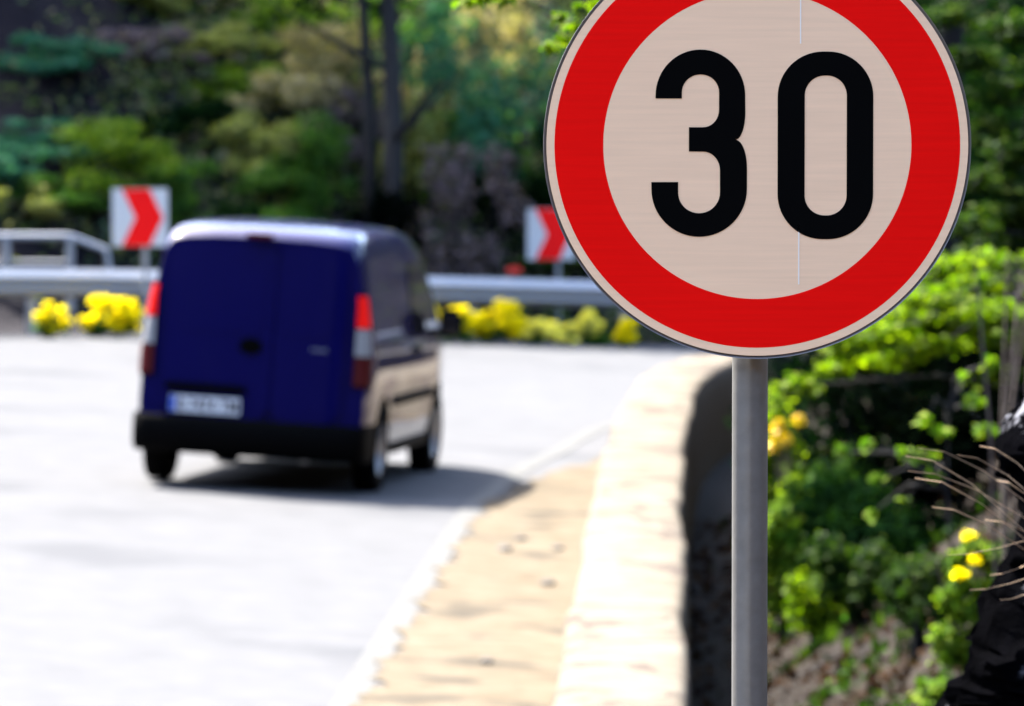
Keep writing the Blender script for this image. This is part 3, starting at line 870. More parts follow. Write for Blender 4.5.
_cache = {}
def shrub(name, kind, base, w, h, label, cat, group=None, leaves=2200, size=.07, seed=0, d=None, stems=4, clumps=11, cr=.42, spread=.36):
    """a shrub: stems + foliage; base = point on the ground"""
    d = d or w
    root = empty(name, base, label, cat, group, rz=(seed * 1.7) % 6.28 if d == w else 0)
    rg = random.Random(seed)
    sm = MB()
    for k in range(stems):
        a = rg.random() * 6.28; r = rg.uniform(.1, .38)
        sm.tube([(0.02 * k, 0, -.12), (w * r * .4 * math.cos(a), d * r * .4 * math.sin(a), h * .35), (w * r * math.cos(a), d * r * math.sin(a), h * rg.uniform(.6, .85))], [.02 + .008 * h, .014 + .004 * h, .004], n=5)
    sm.build('stem', M['bark_dark'], root)
    key = (kind, round(w, 2), round(d, 2), round(h, 2), leaves, size, seed)
    me = leaf_cloud('foliage', blob_clumps(w, d, h, clumps, seed + 100, cr, spread), leaves, size, seed + 5)
    link('foliage', me, LEAF[kind], root)
    return root

_crowns = {}
def tree(name, base, label, cat, group, kind, height, rad, lean=(0, 0), crown_z=.45, crown_w=4.0, leaves=6000, size=.12, seed=0, bark='bark', limbs=6, crown_key=None):
    root = empty(name, base, label, cat, group)
    rg = random.Random(seed)
    tr = MB(); n = 9; pts, rs = [], []
    for i in range(n + 1):
        t = i / n
        pts.append(Vector((lean[0] * t * height + .05 * height * .3 * math.sin(t * 5 + seed), lean[1] * t * height + .015 * height * math.sin(t * 4 + 2 * seed), -.3 + (height + .3) * t)))
        rs.append(rad * (1.35 if i == 0 else 1) * (1 - .75 * t))
    tr.tube(pts, rs, n=10)
    ends = []
    for k in range(limbs):
        t = rg.uniform(crown_z * .85, .95); i = int(t * n); p = pts[i]
        a = k * 2.4 + rg.random(); L_ = crown_w * rg.uniform(.25, .48)
        q = p + Vector((math.cos(a) * L_ * .5, math.sin(a) * L_ * .5, L_ * .25)); e = p + Vector((math.cos(a) * L_, math.sin(a) * L_, L_ * .55))
        tr.tube([p, q, e], [rs[i] * .5, rs[i] * .33, .012], n=6); ends.append(e)
    tr.build('trunk', M[bark], root)
    if crown_key in _crowns and crown_key:
        o = bpy.data.objects.new('crown', _crowns[crown_key]); COL.objects.link(o); o.parent = root
        o.location = (lean[0] * height * .75, lean[1] * height * .75, height * crown_z); o.rotation_euler = (0, 0, rg.random() * 6.28)
        o.scale = (crown_w / 4.0,) * 3
    else:
        ch = height * (1 - crown_z) * 1.15
        k = (4.0 / crown_w)
        me = leaf_cloud('crown', blob_clumps(4.0, 4.0, ch * k, 22, seed + 40, cr=.36), leaves, size * k, seed + 9)
        me.materials.append(LEAF[kind])
        o = bpy.data.objects.new('crown', me); COL.objects.link(o); o.parent = root
        o.location = (lean[0] * height * .75, lean[1] * height * .75, height * crown_z); o.scale = (crown_w / 4.0,) * 3
        if crown_key: _crowns[crown_key] = me
    return root

def ground_pt(px, Y):
    x = at(px, 100, Y).x
    return Vector((x, Y, tz(x, Y)))

# --- hillside beyond the guardrail --------------------------------------------------------------
def hill_shrub(kind, px, py, wpx, hpx, Y, label, seed, cat='shrub', leaves=3300, size=.075, group='shrubs on the far hillside', name='shrub'):
    ppm = FPX / Y
    g = ground_pt(px, Y); top = at(px, py - hpx / 2, Y).z
    h = max(.45, top - g.z); w = wpx / ppm
    return shrub(name, kind, g, w * 1.4, h * 1.14, label, cat, group, leaves, size, seed, clumps=20, cr=.30, spread=.50)

HILL = [
    ('bright', 102, 180, 118, 100, 75.6, 'bright green rounded shrub directly behind the whole chevron board'),
    ('teal', 28, 195, 110, 120, 76.2, 'dark bluish green shrub behind the pipe handrail'),
    ('teal', 72, 118, 96, 56, 78.4, 'teal shrub on the bare dark slope above the bright green shrub'),
    ('olive', 152, 50, 70, 46, 81.0, 'small olive shrub high on the dark slope'),
    ('olive', 212, 72, 80, 60, 80.0, 'olive yellow shrub below the bright shrub at the top edge'),
    ('bright', 285, 22, 110, 56, 81.6, 'bright green shrub highest on the slope above the van'),
    ('tan', 322, 72, 92, 60, 79.6, 'tan blossoming shrub highest of the tan ones above the van'),
    ('tan', 288, 118, 86, 56, 78.4, 'tan shrub in the middle of the slope above the van'),
    ('dark', 190, 150, 86, 76, 77.6, 'dark green shrub above the van roof beside the bright green one'),
    ('olive', 258, 158, 70, 60, 77.2, 'olive shrub in the middle of the slope just above the van roof'),
    ('mid', 218, 205, 116, 56, 75.7, 'mid green shrub peeping over the rear edge of the van roof'),
    ('mid', 318, 180, 76, 84, 76.3, 'mid green upright shrub beside the dark trunks over the van'),
    ('mauve', 345, 128, 64, 56, 78.2, 'brownish shrub between the tan shrubs and the dark trunks'),
    ('teal', 502, 135, 130, 150, 77.6, 'large dark teal shrub beside the round sign rim'),
    ('teal', 438, 72, 104, 92, 79.4, 'dark teal shrub high on the slope between trunk and round sign'),
    ('mauve', 468, 226, 78, 92, 75.6, 'leafless greyish brown bush just above the guardrail'),
    ('dark', 522, 205, 84, 120, 77.6, 'dark shrub right behind the half hidden chevron board'),
    ('olive', 412, 150, 56, 60, 77.2, 'small olive shrub beside the thick dark trunk'),
    ('black', 384, 232, 56, 66, 74.85, 'almost black bush at the foot of the thick dark trunk'),
    ('mauve', 190, 22, 110, 50, 82.2, 'mauve brown leafless bush at the top of the dark slope'),
    ('tan', 495, 42, 62, 64, 80.6, 'tan shrub at the top of the slope beside the round sign'),
    ('mid', 412, 18, 90, 56, 82.0, 'mid green shrub at the top of the slope beyond the thick trunk'),
    ('mauve', 150, 118, 84, 48, 79.2, 'low mauve brown bush on the dark slope beside the teal shrub'),
    ('dark', 605, 140, 150, 180, 77.4, 'dark shrub beyond the bend hidden behind the round sign'),
    ('mid', 625, 292, 130, 70, 77.6, 'green shrub behind the guardrail below the edge of the round sign'),
    ('mid', 720, 200, 170, 190, 78.6, 'green shrub beyond the bend behind the middle of the round sign'),
    ('dark', 860, 180, 180, 200, 79.5, 'dark shrub on the far slope glimpsed beside the round sign'),
    ('olive', 20, 262, 70, 40, 74.6, 'low olive shrub at the foot of the pipe handrail'),
    ('dark', 255, 240, 70, 40, 74.8, 'low dark shrub behind the guardrail hidden by the van'),
    ('teal', 2, 235, 70, 60, 75.0, 'low teal bush at the very edge of the photo behind the handrail'),
    ('mid', 55, 222, 80, 66, 74.9, 'mid green bush between the handrail and the bright green shrub'),
    ('mid', 165, 215, 60, 60, 75.2, 'mid green bush between the whole chevron board and the van'),
    ('olive', 285, 178, 60, 60, 76.6, 'olive bush close above the middle of the van roof'),
    ('bright', 235, 118, 70, 44, 79.0, 'small bright green bush halfway up the slope'),
    ('mid', 462, 160, 80, 80, 78.2, 'mid green bush in front of the teal shrubs near the round sign'),
    ('tan', 418, 100, 60, 60, 79.0, 'small tan shrub beside the thickest trunk'),
]
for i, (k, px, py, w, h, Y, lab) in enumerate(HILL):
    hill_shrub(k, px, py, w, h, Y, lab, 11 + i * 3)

def hill_undergrowth(n, seed):
    rg = np.random.default_rng(seed)
    near = rg.random(n) < .55
    x = np.where(near, rg.uniform(-9, 8, n), rg.uniform(-26, 20, n)); y = np.where(near, rg.uniform(74.2, 92, n), rg.uniform(40, 108, n))
    E = -sdist(RAIL, RAILN, x, y); keep = (E > 1.0) & (vnoise(x, y, .9) + 1.6 * np.maximum((x + 5.2) / 5, (-9.6 - x) / 3) + rg.normal(0, .25, n) > .0)
    x, y = x[keep], y[keep]; n = len(x)
    c = np.stack([x, y, terrain(x, y) + rg.random(n) ** 1.6 * np.clip(.45 + .55 * vnoise(x, y, 3.1), .1, 1.0)], 1)
    up = np.tile([0.0, -.4, .8], (n, 1)) + rg.normal(0, .5, (n, 3)); up /= np.linalg.norm(up, axis=1)[:, None]
    t = np.cross(up, rg.normal(size=(n, 3))); t /= np.linalg.norm(t, axis=1)[:, None]; b = np.cross(up, t)
    s_ = .10 * (.5 + rg.random(n))[:, None]
    V = np.stack([c - t * s_ * .5, c + b * s_ * .3 + up * s_ * .1, c + t * s_ * .5, c - b * s_ * .3 + up * s_ * .1], 1).reshape(-1, 3)
    fs = []
    for k in range(n): fs += [(4 * k, 4 * k + 1, 4 * k + 2), (4 * k, 4 * k + 2, 4 * k + 3)]
    lm = leaf_mat('undergrowth', [(.010, .028, .016), (.05, .075, .02), (.075, .12, .022), (.16, .13, .085), (.05, .09, .05), (.09, .065, .075)], trans=.4, spec=.0)
    tag(link('undergrowth', mesh_of('undergrowth', V.tolist(), fs), lm), 'low mixed undergrowth covering the hillside beyond the guardrail', 'undergrowth', kind='stuff')
hill_undergrowth(190000, 61)

FAR_TREES = [  # px, Y, height, trunk radius, lean, crown kind, crown_w, label
    (386, 75.0, 7.5, .17, (-.02, .55), 'dark', 3.4, 'tree with the thickest dark trunk, standing behind the van'),
    (362, 75.9, 8, .10, (-.02, .40), 'mid', 3.4, 'slimmer dark trunked tree just beside and behind the thickest trunk'),
    (-330, 86.5, 10, .16, (.0, .0), 'dark', 7.0, 'unseen dark tree added to shade the slope past the end of the pipe handrail'),  # this tree and the next two stay out of view, added for their shade
    (-230, 87.0, 10, .15, (.0, .0), 'dark', 7.0, 'unseen dark tree added further up to shade the slope past the end of the pipe handrail'),
    (-470, 86.0, 10, .15, (.0, .0), 'dark', 7.0, 'last unseen dark tree added to shade the slope along the road before the bend'),
    (240, 93.0, 9, .15, (.0, .0), 'mid', 5.0, 'green tree high on the slope above the van'),
    (330, 92.0, 9, .12, (-.02, .0), 'mid', 4.6, 'slim tree above the tan shrubs'),
    (475, 95.5, 9, .14, (.02, .0), 'teal', 5.4, 'teal leaved tree between the thickest trunk and the round sign'),
    (560, 96.0, 9, .15, (.0, .0), 'teal', 5.4, 'tall tree directly above the half hidden chevron board'),
    (680, 95.0, 9, .16, (.0, .0), 'dark', 6.0, 'dark tree beyond the bend behind the round sign'),
    (820, 97.0, 9, .16, (.0, .0), 'dark', 6.0, 'dark tree beyond the bend near the edge of the round sign'),
    (980, 98.0, 9, .16, (.0, .0), 'dark', 6.0, 'dark tree far beyond the leafy bank'),
]
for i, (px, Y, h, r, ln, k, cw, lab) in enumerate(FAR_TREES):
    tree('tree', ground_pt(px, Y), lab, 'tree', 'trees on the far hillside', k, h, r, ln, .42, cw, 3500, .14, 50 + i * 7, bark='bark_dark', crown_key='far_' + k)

# --- flower clumps under the guardrail ------------------------------------------------------------
def flower_clump(px, pybase, wpx, hpx, Y, label, petal, seed, green=.35, n=620, group='yellow flower clumps under the guardrail', ps=.045):
    ppm = FPX / Y; x = at(px, 100, Y).x
    gz = max(float(zroad(x, Y)), tz(x, Y)) - .02
    root = empty('flower_clump', (x, Y, gz), label, 'flowers', group)
    w, h = wpx / ppm, hpx / ppm
    me = leaf_cloud('foliage', blob_clumps(w, w * .6, h * .8, 7, seed), int(n * 1.1), .05, seed); link('foliage', me, LEAF['mid'], root)
    cl = [(a, b - .03, c + h * .12, d * 1.05, e * 1.05, f) for a, b, c, d, e, f in blob_clumps(w, w * .6, h * .9, 14, seed + 1, .27, .46)]
    me = leaf_cloud('blossoms', cl, int(n * 2.4), ps, seed + 3, shell=.75, aspect=.95); link('blossoms', me, M[petal], root)
    return root
def rail_y(px):
    i = np.argmin(np.abs((RAIL[60:, 0] * FPX / RAIL[60:, 1] + CX) - px)); return float(RAIL[60 + i, 1])
for i, (px, w, h, lab, pt) in enumerate([
    (52, 36, 36, 'yellow flower clump nearest the edge of the photo, under the pipe handrail', 'petal'),
    (103, 42, 40, 'tall yellow flower clump between two others beside the van', 'petal'),
    (126, 34, 38, 'yellow flower clump closest to the van tail light', 'petal'),
    (428, 26, 38, 'small yellow flower clump beside the van mirror', 'petal'),
    (462, 36, 36, 'second yellow flower clump from the van mirror', 'petal'),
    (500, 46, 42, 'widest brightest yellow flower clump, under the red reflector', 'petal'),
    (532, 34, 26, 'low pale yellow flower clump beside the widest one', 'petal_pale'),
    (481, 30, 34, 'yellow flower clump squeezed between the two brightest ones', 'petal'),
    (560, 40, 24, 'low pale flower clump between the other pale ones', 'petal_pale'),
    (594, 34, 36, 'pale yellow flower clump right below the half hidden chevron board pole', 'petal_pale'),
    (626, 32, 28, 'yellow flower clump tucked under the rim of the round sign', 'petal'),
]):
    flower_clump(px, 336, w, h, rail_y(px) - .85, lab, pt, 300 + i * 5)

# --- wooded bank on the inside of the bend --------------------------------------------------------
def bank_shrub(kind, px, Y, w, h, label, seed, leaves, size, **kw):
    return shrub(kw.pop('name', 'shrub'), kind, ground_pt(px, Y), w, h, label, 'shrub', 'shrubs on the bank beside the wall', leaves, size, seed, **kw)

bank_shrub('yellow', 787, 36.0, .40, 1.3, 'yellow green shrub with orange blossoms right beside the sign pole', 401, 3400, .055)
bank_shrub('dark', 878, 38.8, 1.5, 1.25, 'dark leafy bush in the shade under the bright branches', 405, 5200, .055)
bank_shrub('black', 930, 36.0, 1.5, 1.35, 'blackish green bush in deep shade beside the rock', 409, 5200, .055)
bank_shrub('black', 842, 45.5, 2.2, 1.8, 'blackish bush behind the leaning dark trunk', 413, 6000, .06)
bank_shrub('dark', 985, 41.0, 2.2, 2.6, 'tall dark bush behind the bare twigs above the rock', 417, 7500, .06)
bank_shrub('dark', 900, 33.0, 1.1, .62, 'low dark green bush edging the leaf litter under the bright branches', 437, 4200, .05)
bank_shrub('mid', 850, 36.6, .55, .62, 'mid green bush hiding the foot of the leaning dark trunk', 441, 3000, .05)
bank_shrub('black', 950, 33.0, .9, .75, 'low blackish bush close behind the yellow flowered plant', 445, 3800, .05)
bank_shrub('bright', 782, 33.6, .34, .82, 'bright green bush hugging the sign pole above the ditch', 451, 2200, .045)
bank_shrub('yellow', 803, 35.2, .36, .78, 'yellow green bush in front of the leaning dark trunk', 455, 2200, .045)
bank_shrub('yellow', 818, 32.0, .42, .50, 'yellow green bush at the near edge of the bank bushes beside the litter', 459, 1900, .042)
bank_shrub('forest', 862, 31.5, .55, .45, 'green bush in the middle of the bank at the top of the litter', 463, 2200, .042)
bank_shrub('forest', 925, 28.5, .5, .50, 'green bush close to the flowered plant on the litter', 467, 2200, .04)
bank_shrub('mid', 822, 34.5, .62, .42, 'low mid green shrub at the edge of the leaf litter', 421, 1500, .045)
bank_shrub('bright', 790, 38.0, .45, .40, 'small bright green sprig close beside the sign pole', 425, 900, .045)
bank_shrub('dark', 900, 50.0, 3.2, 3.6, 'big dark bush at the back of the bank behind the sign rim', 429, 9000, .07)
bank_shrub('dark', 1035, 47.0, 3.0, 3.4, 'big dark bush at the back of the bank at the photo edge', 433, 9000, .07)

def leaf_sprays(name, kind, centre, spec, label, cat, seed, trunk_pts, trunk_r, size, leaves, group, bark='bark_dark'):
    """young tree: stem, and foliage held in flat sprays given as (x,y,z,rx,ry,rz) offsets"""
    root = empty(name, centre, label, cat, group)
    tr = MB(); tr.tube(trunk_pts, trunk_r, n=8)
    rg = random.Random(seed); k0 = Vector(trunk_pts[-2])
    for (x, y, z, rx, ry, rz) in spec:
        e = Vector((x, y, z)); st = min((Vector(p) for p in trunk_pts), key=lambda p: (p - e).length)
        mdl = (st + e) / 2 + Vector((0, 0, .08))
        tr.tube([st, mdl, e], [.014, .009, .004], n=5)
    tr.build('trunk', M[bark], root)
    me = leaf_cloud('crown', spec, leaves, size, seed, flat_=.25, shell=.2, droop=.15)
    link('crown', me, LEAF[kind], root)
    return root

def px_spec(Y, base, items):
    """sprays described where they stand: (px, py, depth offset, half width m, half height m)"""
    out = []
    for px, py, dy, rw, rh in items:
        p = at(px, py, Y + dy) - base
        out.append((p.x, p.y, p.z, rw, rw * 1.1, rh))
    return out

g = ground_pt(1075, 30.0)
spec = px_spec(30.0, g, [(850, 350, .3, .16, .06), (880, 335, -.2, .2, .07), (905, 318, .1, .2, .07), (930, 300, -.3, .2, .07), (900, 285, .4, .17, .06), (945, 268, .2, .18, .06),
                         (975, 285, 0, .2, .07), (960, 325, .3, .2, .06), (990, 312, -.4, .2, .07), (1010, 340, .2, .18, .06), (920, 350, .4, .15, .05), (1030, 290, .2, .22, .07),
                         (1060, 320, 0, .22, .08), (868, 318, .5, .14, .06), (835, 368, .5, .12, .05), (1050, 262, .3, .2, .07), (800, 385, .8, .12, .06), (880, 362, .1, .2, .05), (940, 345, -.2, .16, .05), (985, 262, .3, .2, .06), (860, 300, .9, .2, .07), (1000, 375, .2, .12, .05), (845, 335, .2, .14, .06), (925, 325, .2, .2, .07)])
leaf_sprays('sapling', 'yellow', g, spec, 'young tree whose bright yellow green leaf sprays fan out below the round sign', 'tree', 501,
            [(0, 0, -.3), (.02, 0, .5), (-.03, .05, 1.0), (-.08, 0, 1.5)], [.02, .018, .014, .008], .052, 6500, 'young trees on the bank beside the wall')
g = ground_pt(1090, 33.0)
spec = px_spec(33.0, g, [(985, 180, 0, .2, .08), (1010, 215, .3, .25, .09), (965, 225, -.3, .18, .07), (995, 248, .2, .2, .07), (1020, 150, 0, .22, .09), (985, 130, .4, .2, .08),
                         (1045, 190, 0, .25, .1), (960, 262, 0, .15, .06), (1005, 95, .3, .2, .08), (970, 60, .5, .2, .08), (1020, 30, .2, .25, .1), (950, 15, .4, .16, .08), (1060, 80, 0, .3, .12)])
leaf_sprays('sapling', 'forest', g, spec, 'young tree with mid green leaves filling the upper corner beside the round sign', 'tree', 511,
            [(0, 0, -.3), (.03, 0, .8), (-.03, .05, 1.5), (-.06, 0, 2.4), (-.1, 0, 3.0)], [.04, .035, .03, .02, .01], .055, 5600, 'young trees on the bank beside the wall')
# sparse lit leaves in front of the dark bush
g = ground_pt(955, 27.5)
spec = px_spec(27.5, g, [(842, 452, .3, .05, .03), (868, 448, 0, .04, .03), (880, 478, 0, .05, .03), (902, 452, 0, .03, .02), (920, 455, .1, .07, .03), (905, 500, .1, .04, .03), (925, 420, 0, .05, .03),
                         (945, 432, 0, .06, .03), (975, 400, 0, .07, .04), (985, 430, .1, .06, .03), (870, 515, .2, .04, .03), (935, 475, 0, .04, .03), (962, 380, 0, .06, .03), (990, 365, 0, .05, .03)])
leaf_sprays('sapling', 'bright', g, spec, 'slender seedling with few scattered leaves in front of the dark bush', 'tree', 517,
            [(0, 0, -.2), (.0, 0, .35), (-.03, .02, .7), (-.02, 0, 1.05)], [.012, .01, .008, .004], .058, 170, 'young trees on the bank beside the wall')

# trees of the bank
g = ground_pt(848, 39.4)
tree('tree', g, 'leaning tree with a dark trunk emerging below the round sign', 'tree', 'trees on the bank beside the wall', 'dark', 6.0, .075, (-.31, .05), .55, 3.4, 6000, .10, 601, bark='bark_dark', crown_key='bank_dark')
tree('tree', ground_pt(966, 39.0), 'upright tree with a black trunk in the upper corner beside the round sign', 'tree', 'trees on the bank beside the wall', 'dark', 8.0, .10, (.0, .0), .50, 4.0, 6000, .10, 607, bark='bark_dark', crown_key='bank_dark')
tree('tree', ground_pt(1120, 43.0), 'tree on the bank just outside the photo edge', 'tree', 'trees on the bank beside the wall', 'dark', 8.0, .14, (.0, .0), .45, 4.6, 6000, .10, 611, bark='bark_dark', crown_key='bank_dark')
tree('tree', ground_pt(1010, 52.0), 'tree at the back of the bank deep in shade', 'tree', 'trees on the bank beside the wall', 'dark', 8.0, .14, (.0, .0), .35, 4.6, 6000, .10, 617, bark='bark_dark', crown_key='bank_dark')

# overhanging branch tips beside the top of the sign: a tree that leans over the wall
g = Vector((2.6, 17.0, tz(2.6, 17.0)))
root = empty('tree', g, 'tree whose yellow green branch tips hang at the top beside the round sign', 'tree', 'trees on the bank beside the wall')
tr = MB(); tr.tube([(0, 0, -.3), (-.2, 0, 1.2), (-.7, .05, 2.4), (-1.5, .1, 3.0)], [.07, .06, .045, .02], n=8)
tips = []
for px, py, dy in ((485, -4, 0), (500, 1, .1), (470, 0, .1), (515, -10, 0), (562, 40, .2), (572, 28, .1), (553, 47, .15), (580, 12, .2), (600, 5, .1), (640, -20, 0), (540, -25, 0), (560, 18, .2), (690, -40, .1)):
    p = at(px, py, 17 + dy) - g; tips.append((p.x, p.y, p.z, .035, .05, .02))
    s = Vector((-1.5, .1, 3.0)); e = Vector(p)
    tr.tube([s, (s + e) / 2 + Vector((0, 0, .12)), e], [.012, .007, .002], n=5)
tr.build('trunk', M['bark_dark'], root)
big = [(-.9 + .5 * math.cos(a * 1.3), .5 * math.sin(a * 2.1), 3.3 + .12 * (a % 4), .3, .3, .12) for a in range(10)]
link('crown', leaf_cloud('crown', big, 2600, .04, 611, flat_=.25, shell=.2), LEAF['yellow'], root)
for k, t_ in enumerate(tips): link('leaf_spray', leaf_cloud('leaf_spray', [t_], 26, .036, 613 + k, flat_=.25, shell=.2), LEAF['yellow'], root)

# bare twigs above the rock
g = ground_pt(1008, 24.0)
root = empty('bare_sapling', g, 'leafless thin twigs rising behind the black rock', 'shrub', 'leafless saplings behind the rock')
tw = MB()
rg = random.Random(5)
for k in range(8):
    e = at(rg.uniform(965, 1040), rg.uniform(250, 380), 24 + rg.uniform(-.3, .3)) - g
    m_ = Vector((e.x * .25 + rg.uniform(-.05, .05), e.y * .3, e.z * .6))
    tw.tube([(rg.uniform(-.03, .03), 0, -.1), m_, e], [.010, .007, .003], n=5)
tw.build('stem', M['twig'], root)

# flowering plant between rock and litter
g = ground_pt(968, 24.2)
root = empty('flowering_plant', g, 'yellow green plant with yellow flower heads beside the black rock', 'plant')
h = at(968, 540, 24.2).z - g.z
sm = MB()
for k in range(6): sm.tube([(.02 * k - .05, 0, -.08), (.05 * math.sin(k * 2), .04, h * .5), (.12 * math.sin(k * 2.2), .05 * math.cos(k), h * .9)], [.006, .005, .003], n=5)
sm.build('stem', M['twig'], root)
cl = [(p.x, p.y, p.z, rw, rw, rh) for p, rw, rh in [(at(px, py, 24.2) - g, rw, rh) for px, py, rw, rh in ((950, 600, .06, .07), (945, 640, .07, .07), (972, 548, .05, .05), (992, 560, .06, .07), (958, 560, .04, .05), (955, 655, .09, .06), (975, 640, .08, .06), (945, 690, .1, .05), (968, 612, .08, .07), (985, 590, .06, .06), (962, 580, .05, .06), (978, 560, .05, .05), (930, 700, .08, .04), (990, 625, .07, .07))]]
link('foliage', leaf_cloud('foliage', cl, 3000, .032, 71, shell=.2), LEAF['bright'], root)
for k, (px, py) in enumerate(((968, 536), (974, 560), (960, 575))):
    p = at(px, py, 24.1) - g
    link('flower_head', leaf_cloud('flower_head', [(p.x, p.y, p.z, .034, .03, .024)], 40, .019, 73 + k, shell=.2, aspect=.95), M['petal'], root)

# orange blossoms on the yellow shrub, dry leaves, ground cover
rootb = ground_pt(786, 43.5)
ob = empty('flower_clump', ground_pt(781, 35.4), 'orange yellow flowers glowing just beside the sign pole', 'flowers')
o0 = ob.location
sm = MB()
for k in range(4):
    e = at(776 + 5 * k, 435 + 6 * (k % 2), 35.4) - o0
    sm.tube([(.02 * k, 0, -.08), (e.x * .5, 0, e.z * .5), e], [.006, .005, .003], n=5)
sm.build('stem', M['twig'], ob)
cl = [(p.x, p.y, p.z, .035, .035, .035) for p in [at(px, py, 35.4) - o0 for px, py in ((776, 432), (780, 424), (786, 440), (774, 446), (797, 420))]]
link('blossoms', leaf_cloud('blossoms', cl, 120, .045, 77, shell=.2, aspect=.9), M['petal_orange'], ob)

def scatter_bank(name, n, y0, y1, d0, d1, size, m, seed, upright=False, lift=.012, patch=None):
    rg = np.random.default_rng(seed)
    # sample along the wall path, then off to the right
    sel = np.where((WL[:, 1] > y0) & (WL[:, 1] < y1))[0]
    i = rg.choice(sel, n); d = WALLW + d0 + (d1 - d0) * rg.random(n)
    x = WL[i, 0] + WLN[i, 0] * d + rg.normal(0, .1, n); y = WL[i, 1] + WLN[i, 1] * d + rg.uniform(-.25, .25, n)
    if patch is not None:
        k = vnoise(x, y, 2.2) + .4 * vnoise(x + 3, y, 5.0) > patch
        x, y = x[k], y[k]; n = len(x)
    z = terrain(x, y) + lift * (1 + rg.random(n))
    c = np.stack([x, y, z], 1)
    up = np.tile([0.0, -.3, 1.0], (n, 1)) + rg.normal(0, .45, (n, 3)); up /= np.linalg.norm(up, axis=1)[:, None]
    t = np.cross(up, rg.normal(size=(n, 3)))
    if upright:
        t, up = np.tile([0.0, 0, 1.0], (n, 1)) + rg.normal(0, .35, (n, 3)), rg.normal(size=(n, 3))
    t /= np.linalg.norm(t, axis=1)[:, None]
    b = np.cross(up, t); b /= np.linalg.norm(b, axis=1)[:, None]
    s = size * (.5 + rg.random(n))[:, None]
    asp = .16 if upright else .32
    if upright: c = c + t * s * .4
    V = np.stack([c - t * s * .5, c + b * s * asp + up * s * .1, c + t * s * .5, c - b * s * asp + up * s * .12], 1).reshape(-1, 3)
    fs = []
    for k in range(n): fs += [(4 * k, 4 * k + 1, 4 * k + 2), (4 * k, 4 * k + 2, 4 * k + 3)]
    return tag(link(name, mesh_of(name, V.tolist(), fs), m), kind='stuff')
M['litter'] = leaf_mat('dry_leaves', [(0.0036, 0.0018, 0.0014), (0.0099, 0.0049, 0.0032), (0.0203, 0.0108, 0.0058), (0.0450, 0.0270, 0.0162)], trans=.15, spec=0, rough=.9)
tag(scatter_bank('leaf_litter', 14000, 17, 46, .05, 3.2, .062, M['litter'], 21), 'brown dry leaves strewn over the bank', 'leaf litter')
tag(scatter_bank('ground_cover', 17000, 19, 46, .35, 3.0, .08, LEAF['forest'], 23, upright=True, patch=.2), 'green sprigs and grass growing through the leaf litter', 'ground cover')
tag(scatter_bank('moss', 6000, 20, 46, .5, 3.0, .05, LEAF['mid'], 25, lift=.04, patch=.5), 'flat yellow green weeds among the dry leaves', 'weeds')

# --- black rock and dry grass ---------------------------------------------------------------------
def rock_material():
    m, nt, b = mat('rock_painted_glints'); N, L = nt.nodes, nt.links
    tc = N.new('ShaderNodeTexCoord')
    no = N.new('ShaderNodeTexNoise'); no.inputs['Scale'].default_value = 7; no.inputs['Detail'].default_value = 12; no.inputs['Roughness'].default_value = .7
    L.new(tc.outputs['Object'], no.inputs['Vector'])
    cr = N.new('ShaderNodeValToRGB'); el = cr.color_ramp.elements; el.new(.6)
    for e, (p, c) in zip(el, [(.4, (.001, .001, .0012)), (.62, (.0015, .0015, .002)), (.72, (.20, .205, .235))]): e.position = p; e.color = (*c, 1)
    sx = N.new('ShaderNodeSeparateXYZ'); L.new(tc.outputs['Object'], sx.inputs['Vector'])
    mr = N.new('ShaderNodeMapRange'); mr.inputs['From Min'].default_value = 1.5; mr.inputs['From Max'].default_value = 2.1; mr.inputs['To Max'].default_value = .13  # pale patches, denser towards the top: glints painted into the colour
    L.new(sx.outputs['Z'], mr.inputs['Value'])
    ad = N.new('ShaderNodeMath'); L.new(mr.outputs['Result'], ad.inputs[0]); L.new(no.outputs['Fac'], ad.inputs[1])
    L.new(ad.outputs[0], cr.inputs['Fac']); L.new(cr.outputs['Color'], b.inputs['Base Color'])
    b.inputs['Roughness'].default_value = .6; b.inputs['Specular IOR Level'].default_value = .0
    bp = N.new('ShaderNodeBump'); bp.inputs['Strength'].default_value = .9; bp.inputs['Distance'].default_value = .05
    L.new(no.outputs['Fac'], bp.inputs['Height']); L.new(bp.outputs['Normal'], b.inputs['Normal'])
    return m
M['rock'] = rock_material()

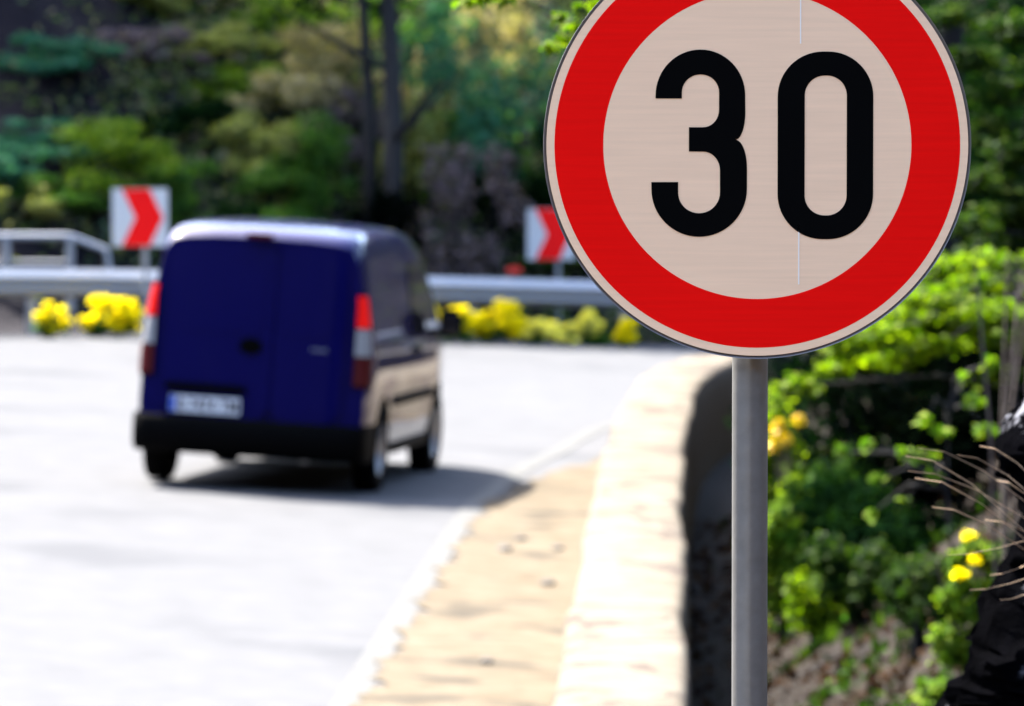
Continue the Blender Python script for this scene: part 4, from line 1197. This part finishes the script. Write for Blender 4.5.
def build_rock():
    Y = 12.0
    # silhouette of its road side, in the picture, from the top down
    sil = [(1040, 372), (1018, 420), (1000, 445), (994, 462), (1004, 490), (1004, 530), (998, 555), (988, 590), (978, 615), (962, 650), (957, 690), (950, 760), (940, 860)]
    base = Vector((1.45, 12.2, 0)); base.z = tz(base.x, base.y)
    root = Vector(base)
    from mathutils import noise
    rows = []
    pts = [at(a + 20, b_, Y) for a, b_ in sil]
    zs = [p.z for p in pts][::-1]; xs = [p.x for p in pts][::-1]
    zt = np.concatenate([[base.z - .4], np.linspace(zs[0], zs[-1], 110)])
    for z in zt:
        xl = float(np.interp(z, zs, xs)); cx = 1.75
        rw = cx - xl; r = []
        for k in range(90):
            a = 2 * math.pi * k / 90
            ca, sa = math.cos(a), math.sin(a)
            q = Vector((ca * 1.2, sa * 1.2, z * 1.6))
            nz = noise.fractal(q * 2.2, 1.0, 2.0, 4) * .10 + (noise.cell(q * 3.0) - .5) * .05 + noise.fractal(q * 9, .8, 2.0, 5) * .06 + (noise.cell(q * 6.5) - .5) * .05
            nz *= min(1, abs(a - math.pi) / .5 + .25) if abs(a - math.pi) < .5 else 1
            r.append(Vector((cx + ca * rw * (1 + nz) * (1.2 * (1 - .55 * max(0, (z - base.z) / 2.3) ** 2) if ca > 0 else 1) - root.x, 12.4 + sa * (.62 + .25 * rw) * (1 - .5 * max(0, (z - base.z) / 2.3) ** 2) * (1 + nz) - root.y - .0, z + noise.fractal(q * 3 + Vector((5, 0, 0)), 1, 2, 3) * .04 - root.z)))
        r.append(r[0].copy()); rows.append(r)
    b = MB().grid(rows)
    top = rows[-1][:-1]
    cpt = sum(top, Vector()) / len(top) + Vector((0, 0, .14))
    n = len(top); b.add(top + [cpt], [(k, (k + 1) % n, n) for k in range(n)])
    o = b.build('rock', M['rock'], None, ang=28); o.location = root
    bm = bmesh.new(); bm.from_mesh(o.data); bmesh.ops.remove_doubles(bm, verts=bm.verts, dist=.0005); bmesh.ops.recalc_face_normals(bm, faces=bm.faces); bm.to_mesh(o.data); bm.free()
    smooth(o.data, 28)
    tag(o, 'jagged black rock with painted pale glints beside the wooded bank', 'rock')
build_rock()

def build_grass():
    Y = 11.3
    g = at(1062, 640, Y)
    root = empty('dry_grass_tuft', g, 'tuft of long dry grass stalks arching out from the black rock', 'grass tuft')
    st = MB()
    rg = random.Random(3)
    items = [((918, 448), (1050, 520)), ((905, 456), (1040, 545)), ((908, 471), (1045, 530)), ((915, 478), (1050, 560)), ((932, 507), (1040, 560)), ((980, 446), (1055, 500)), ((957, 455), (1060, 520)),
             ((985, 520), (1050, 545)), ((948, 555), (1045, 535)), ((990, 575), (1050, 552)), ((996, 480), (1060, 530)), ((1000, 600), (1055, 580)), ((970, 590), (1050, 570))]
    for (tx_, ty), (mx_, my) in items:
        e = at(tx_, ty, Y + rg.uniform(-.15, .15)) - g; m_ = at(mx_, my, Y + rg.uniform(-.05, .05)) - g
        k1 = at(tx_ + (mx_ - tx_) * .5, ty + (my - ty) * .32, Y) - g
        k0 = at(tx_ + (mx_ - tx_) * .2, ty + (my - ty) * .05, Y) - g
        st.tube([(rg.uniform(-.02, .02), rg.uniform(-.02, .02), -.03), m_, k1, k0, e], [.0011, .0009, .0007, .0006, .0004], n=5)
    gm = plain('dry_straw', (.24, .155, .09), rough=.8)
    st.build('stalk', gm, root)
build_grass()

# --- loose stones on the shoulder ------------------------------------------------------------------
M['stone'] = plain('pebble', (0.0300, 0.0250, 0.0213), rough=.9, var=.3)
for i, (px, py, sz) in enumerate([(505, 543, .05), (521, 532, .04), (558, 540, .04), (487, 655, .035), (548, 575, .045)]):
    Yp = 17794 / (py - 82 + 0.0)
    x = at(px, py, Yp).x
    bm = bmesh.new(); bmesh.ops.create_icosphere(bm, subdivisions=2, radius=1)
    rg = random.Random(i)
    for v in bm.verts: v.co = Vector((v.co.x * sz * rg.uniform(.8, 1.2), v.co.y * sz * 1.2 * rg.uniform(.8, 1.2), v.co.z * sz * .5))
    me = bpy.data.meshes.new('pebble'); bm.to_mesh(me); bm.free(); smooth(me, 30)
    o = link('pebble', me, M['stone'], None, (x, Yp, float(zroad(x, Yp)) + .035))
    tag(o, 'small dark pebble lying on the sandy road shoulder', 'pebble', 'pebbles on the sandy shoulder')

# ------------------------------------------------------------------ light, sky, camera
SUN_DIR = Vector((-.52, .57, 1.0)).normalized()
el = math.asin(SUN_DIR.z); az = math.atan2(SUN_DIR.x, SUN_DIR.y)
sun = bpy.data.lights.new('sun', 'SUN'); sun.energy = 5.0; sun.angle = R(.5); sun.color = (1, .95, .86)
so = bpy.data.objects.new('sun', sun); COL.objects.link(so)
so.rotation_euler = (-SUN_DIR).to_track_quat('-Z', 'Y').to_euler(); so.location = (-20, 40, 40)
w = bpy.data.worlds.new('World'); SC.world = w; w.use_nodes = True
nt = w.node_tree; bg = nt.nodes['Background']
sky = nt.nodes.new('ShaderNodeTexSky'); sky.sky_type = 'NISHITA'; sky.sun_disc = False
sky.sun_elevation = el; sky.sun_rotation = az; sky.dust_density = 2.2; sky.air_density = 1.0
nt.links.new(sky.outputs['Color'], bg.inputs['Color']); bg.inputs['Strength'].default_value = .14

cam = bpy.data.cameras.new('camera'); co = bpy.data.objects.new('camera', cam); COL.objects.link(co)
co.location = (0, 0, CAMZ); co.rotation_euler = (R(90) - TILT, 0, 0)
cam.sensor_width = 36; cam.sensor_fit = 'HORIZONTAL'; cam.lens = FPX / 1024 * 36
cam.clip_start = .1; cam.clip_end = 2000
cam.dof.use_dof = True; cam.dof.focus_distance = SIGN_Y; cam.dof.aperture_fstop = cam.lens / 1000 / .0192
SC.camera = co

SC.view_settings.view_transform = 'Standard'; SC.view_settings.look = 'None'
SC.view_settings.exposure = 3.08; SC.view_settings.gamma = 1.0
SC.render.engine = 'CYCLES'
SC.cycles.max_bounces = 6; SC.cycles.diffuse_bounces = 3; SC.cycles.glossy_bounces = 3; SC.cycles.transmission_bounces = 4
SC.cycles.use_denoising = True
SC.cycles.sample_clamp_indirect = 6
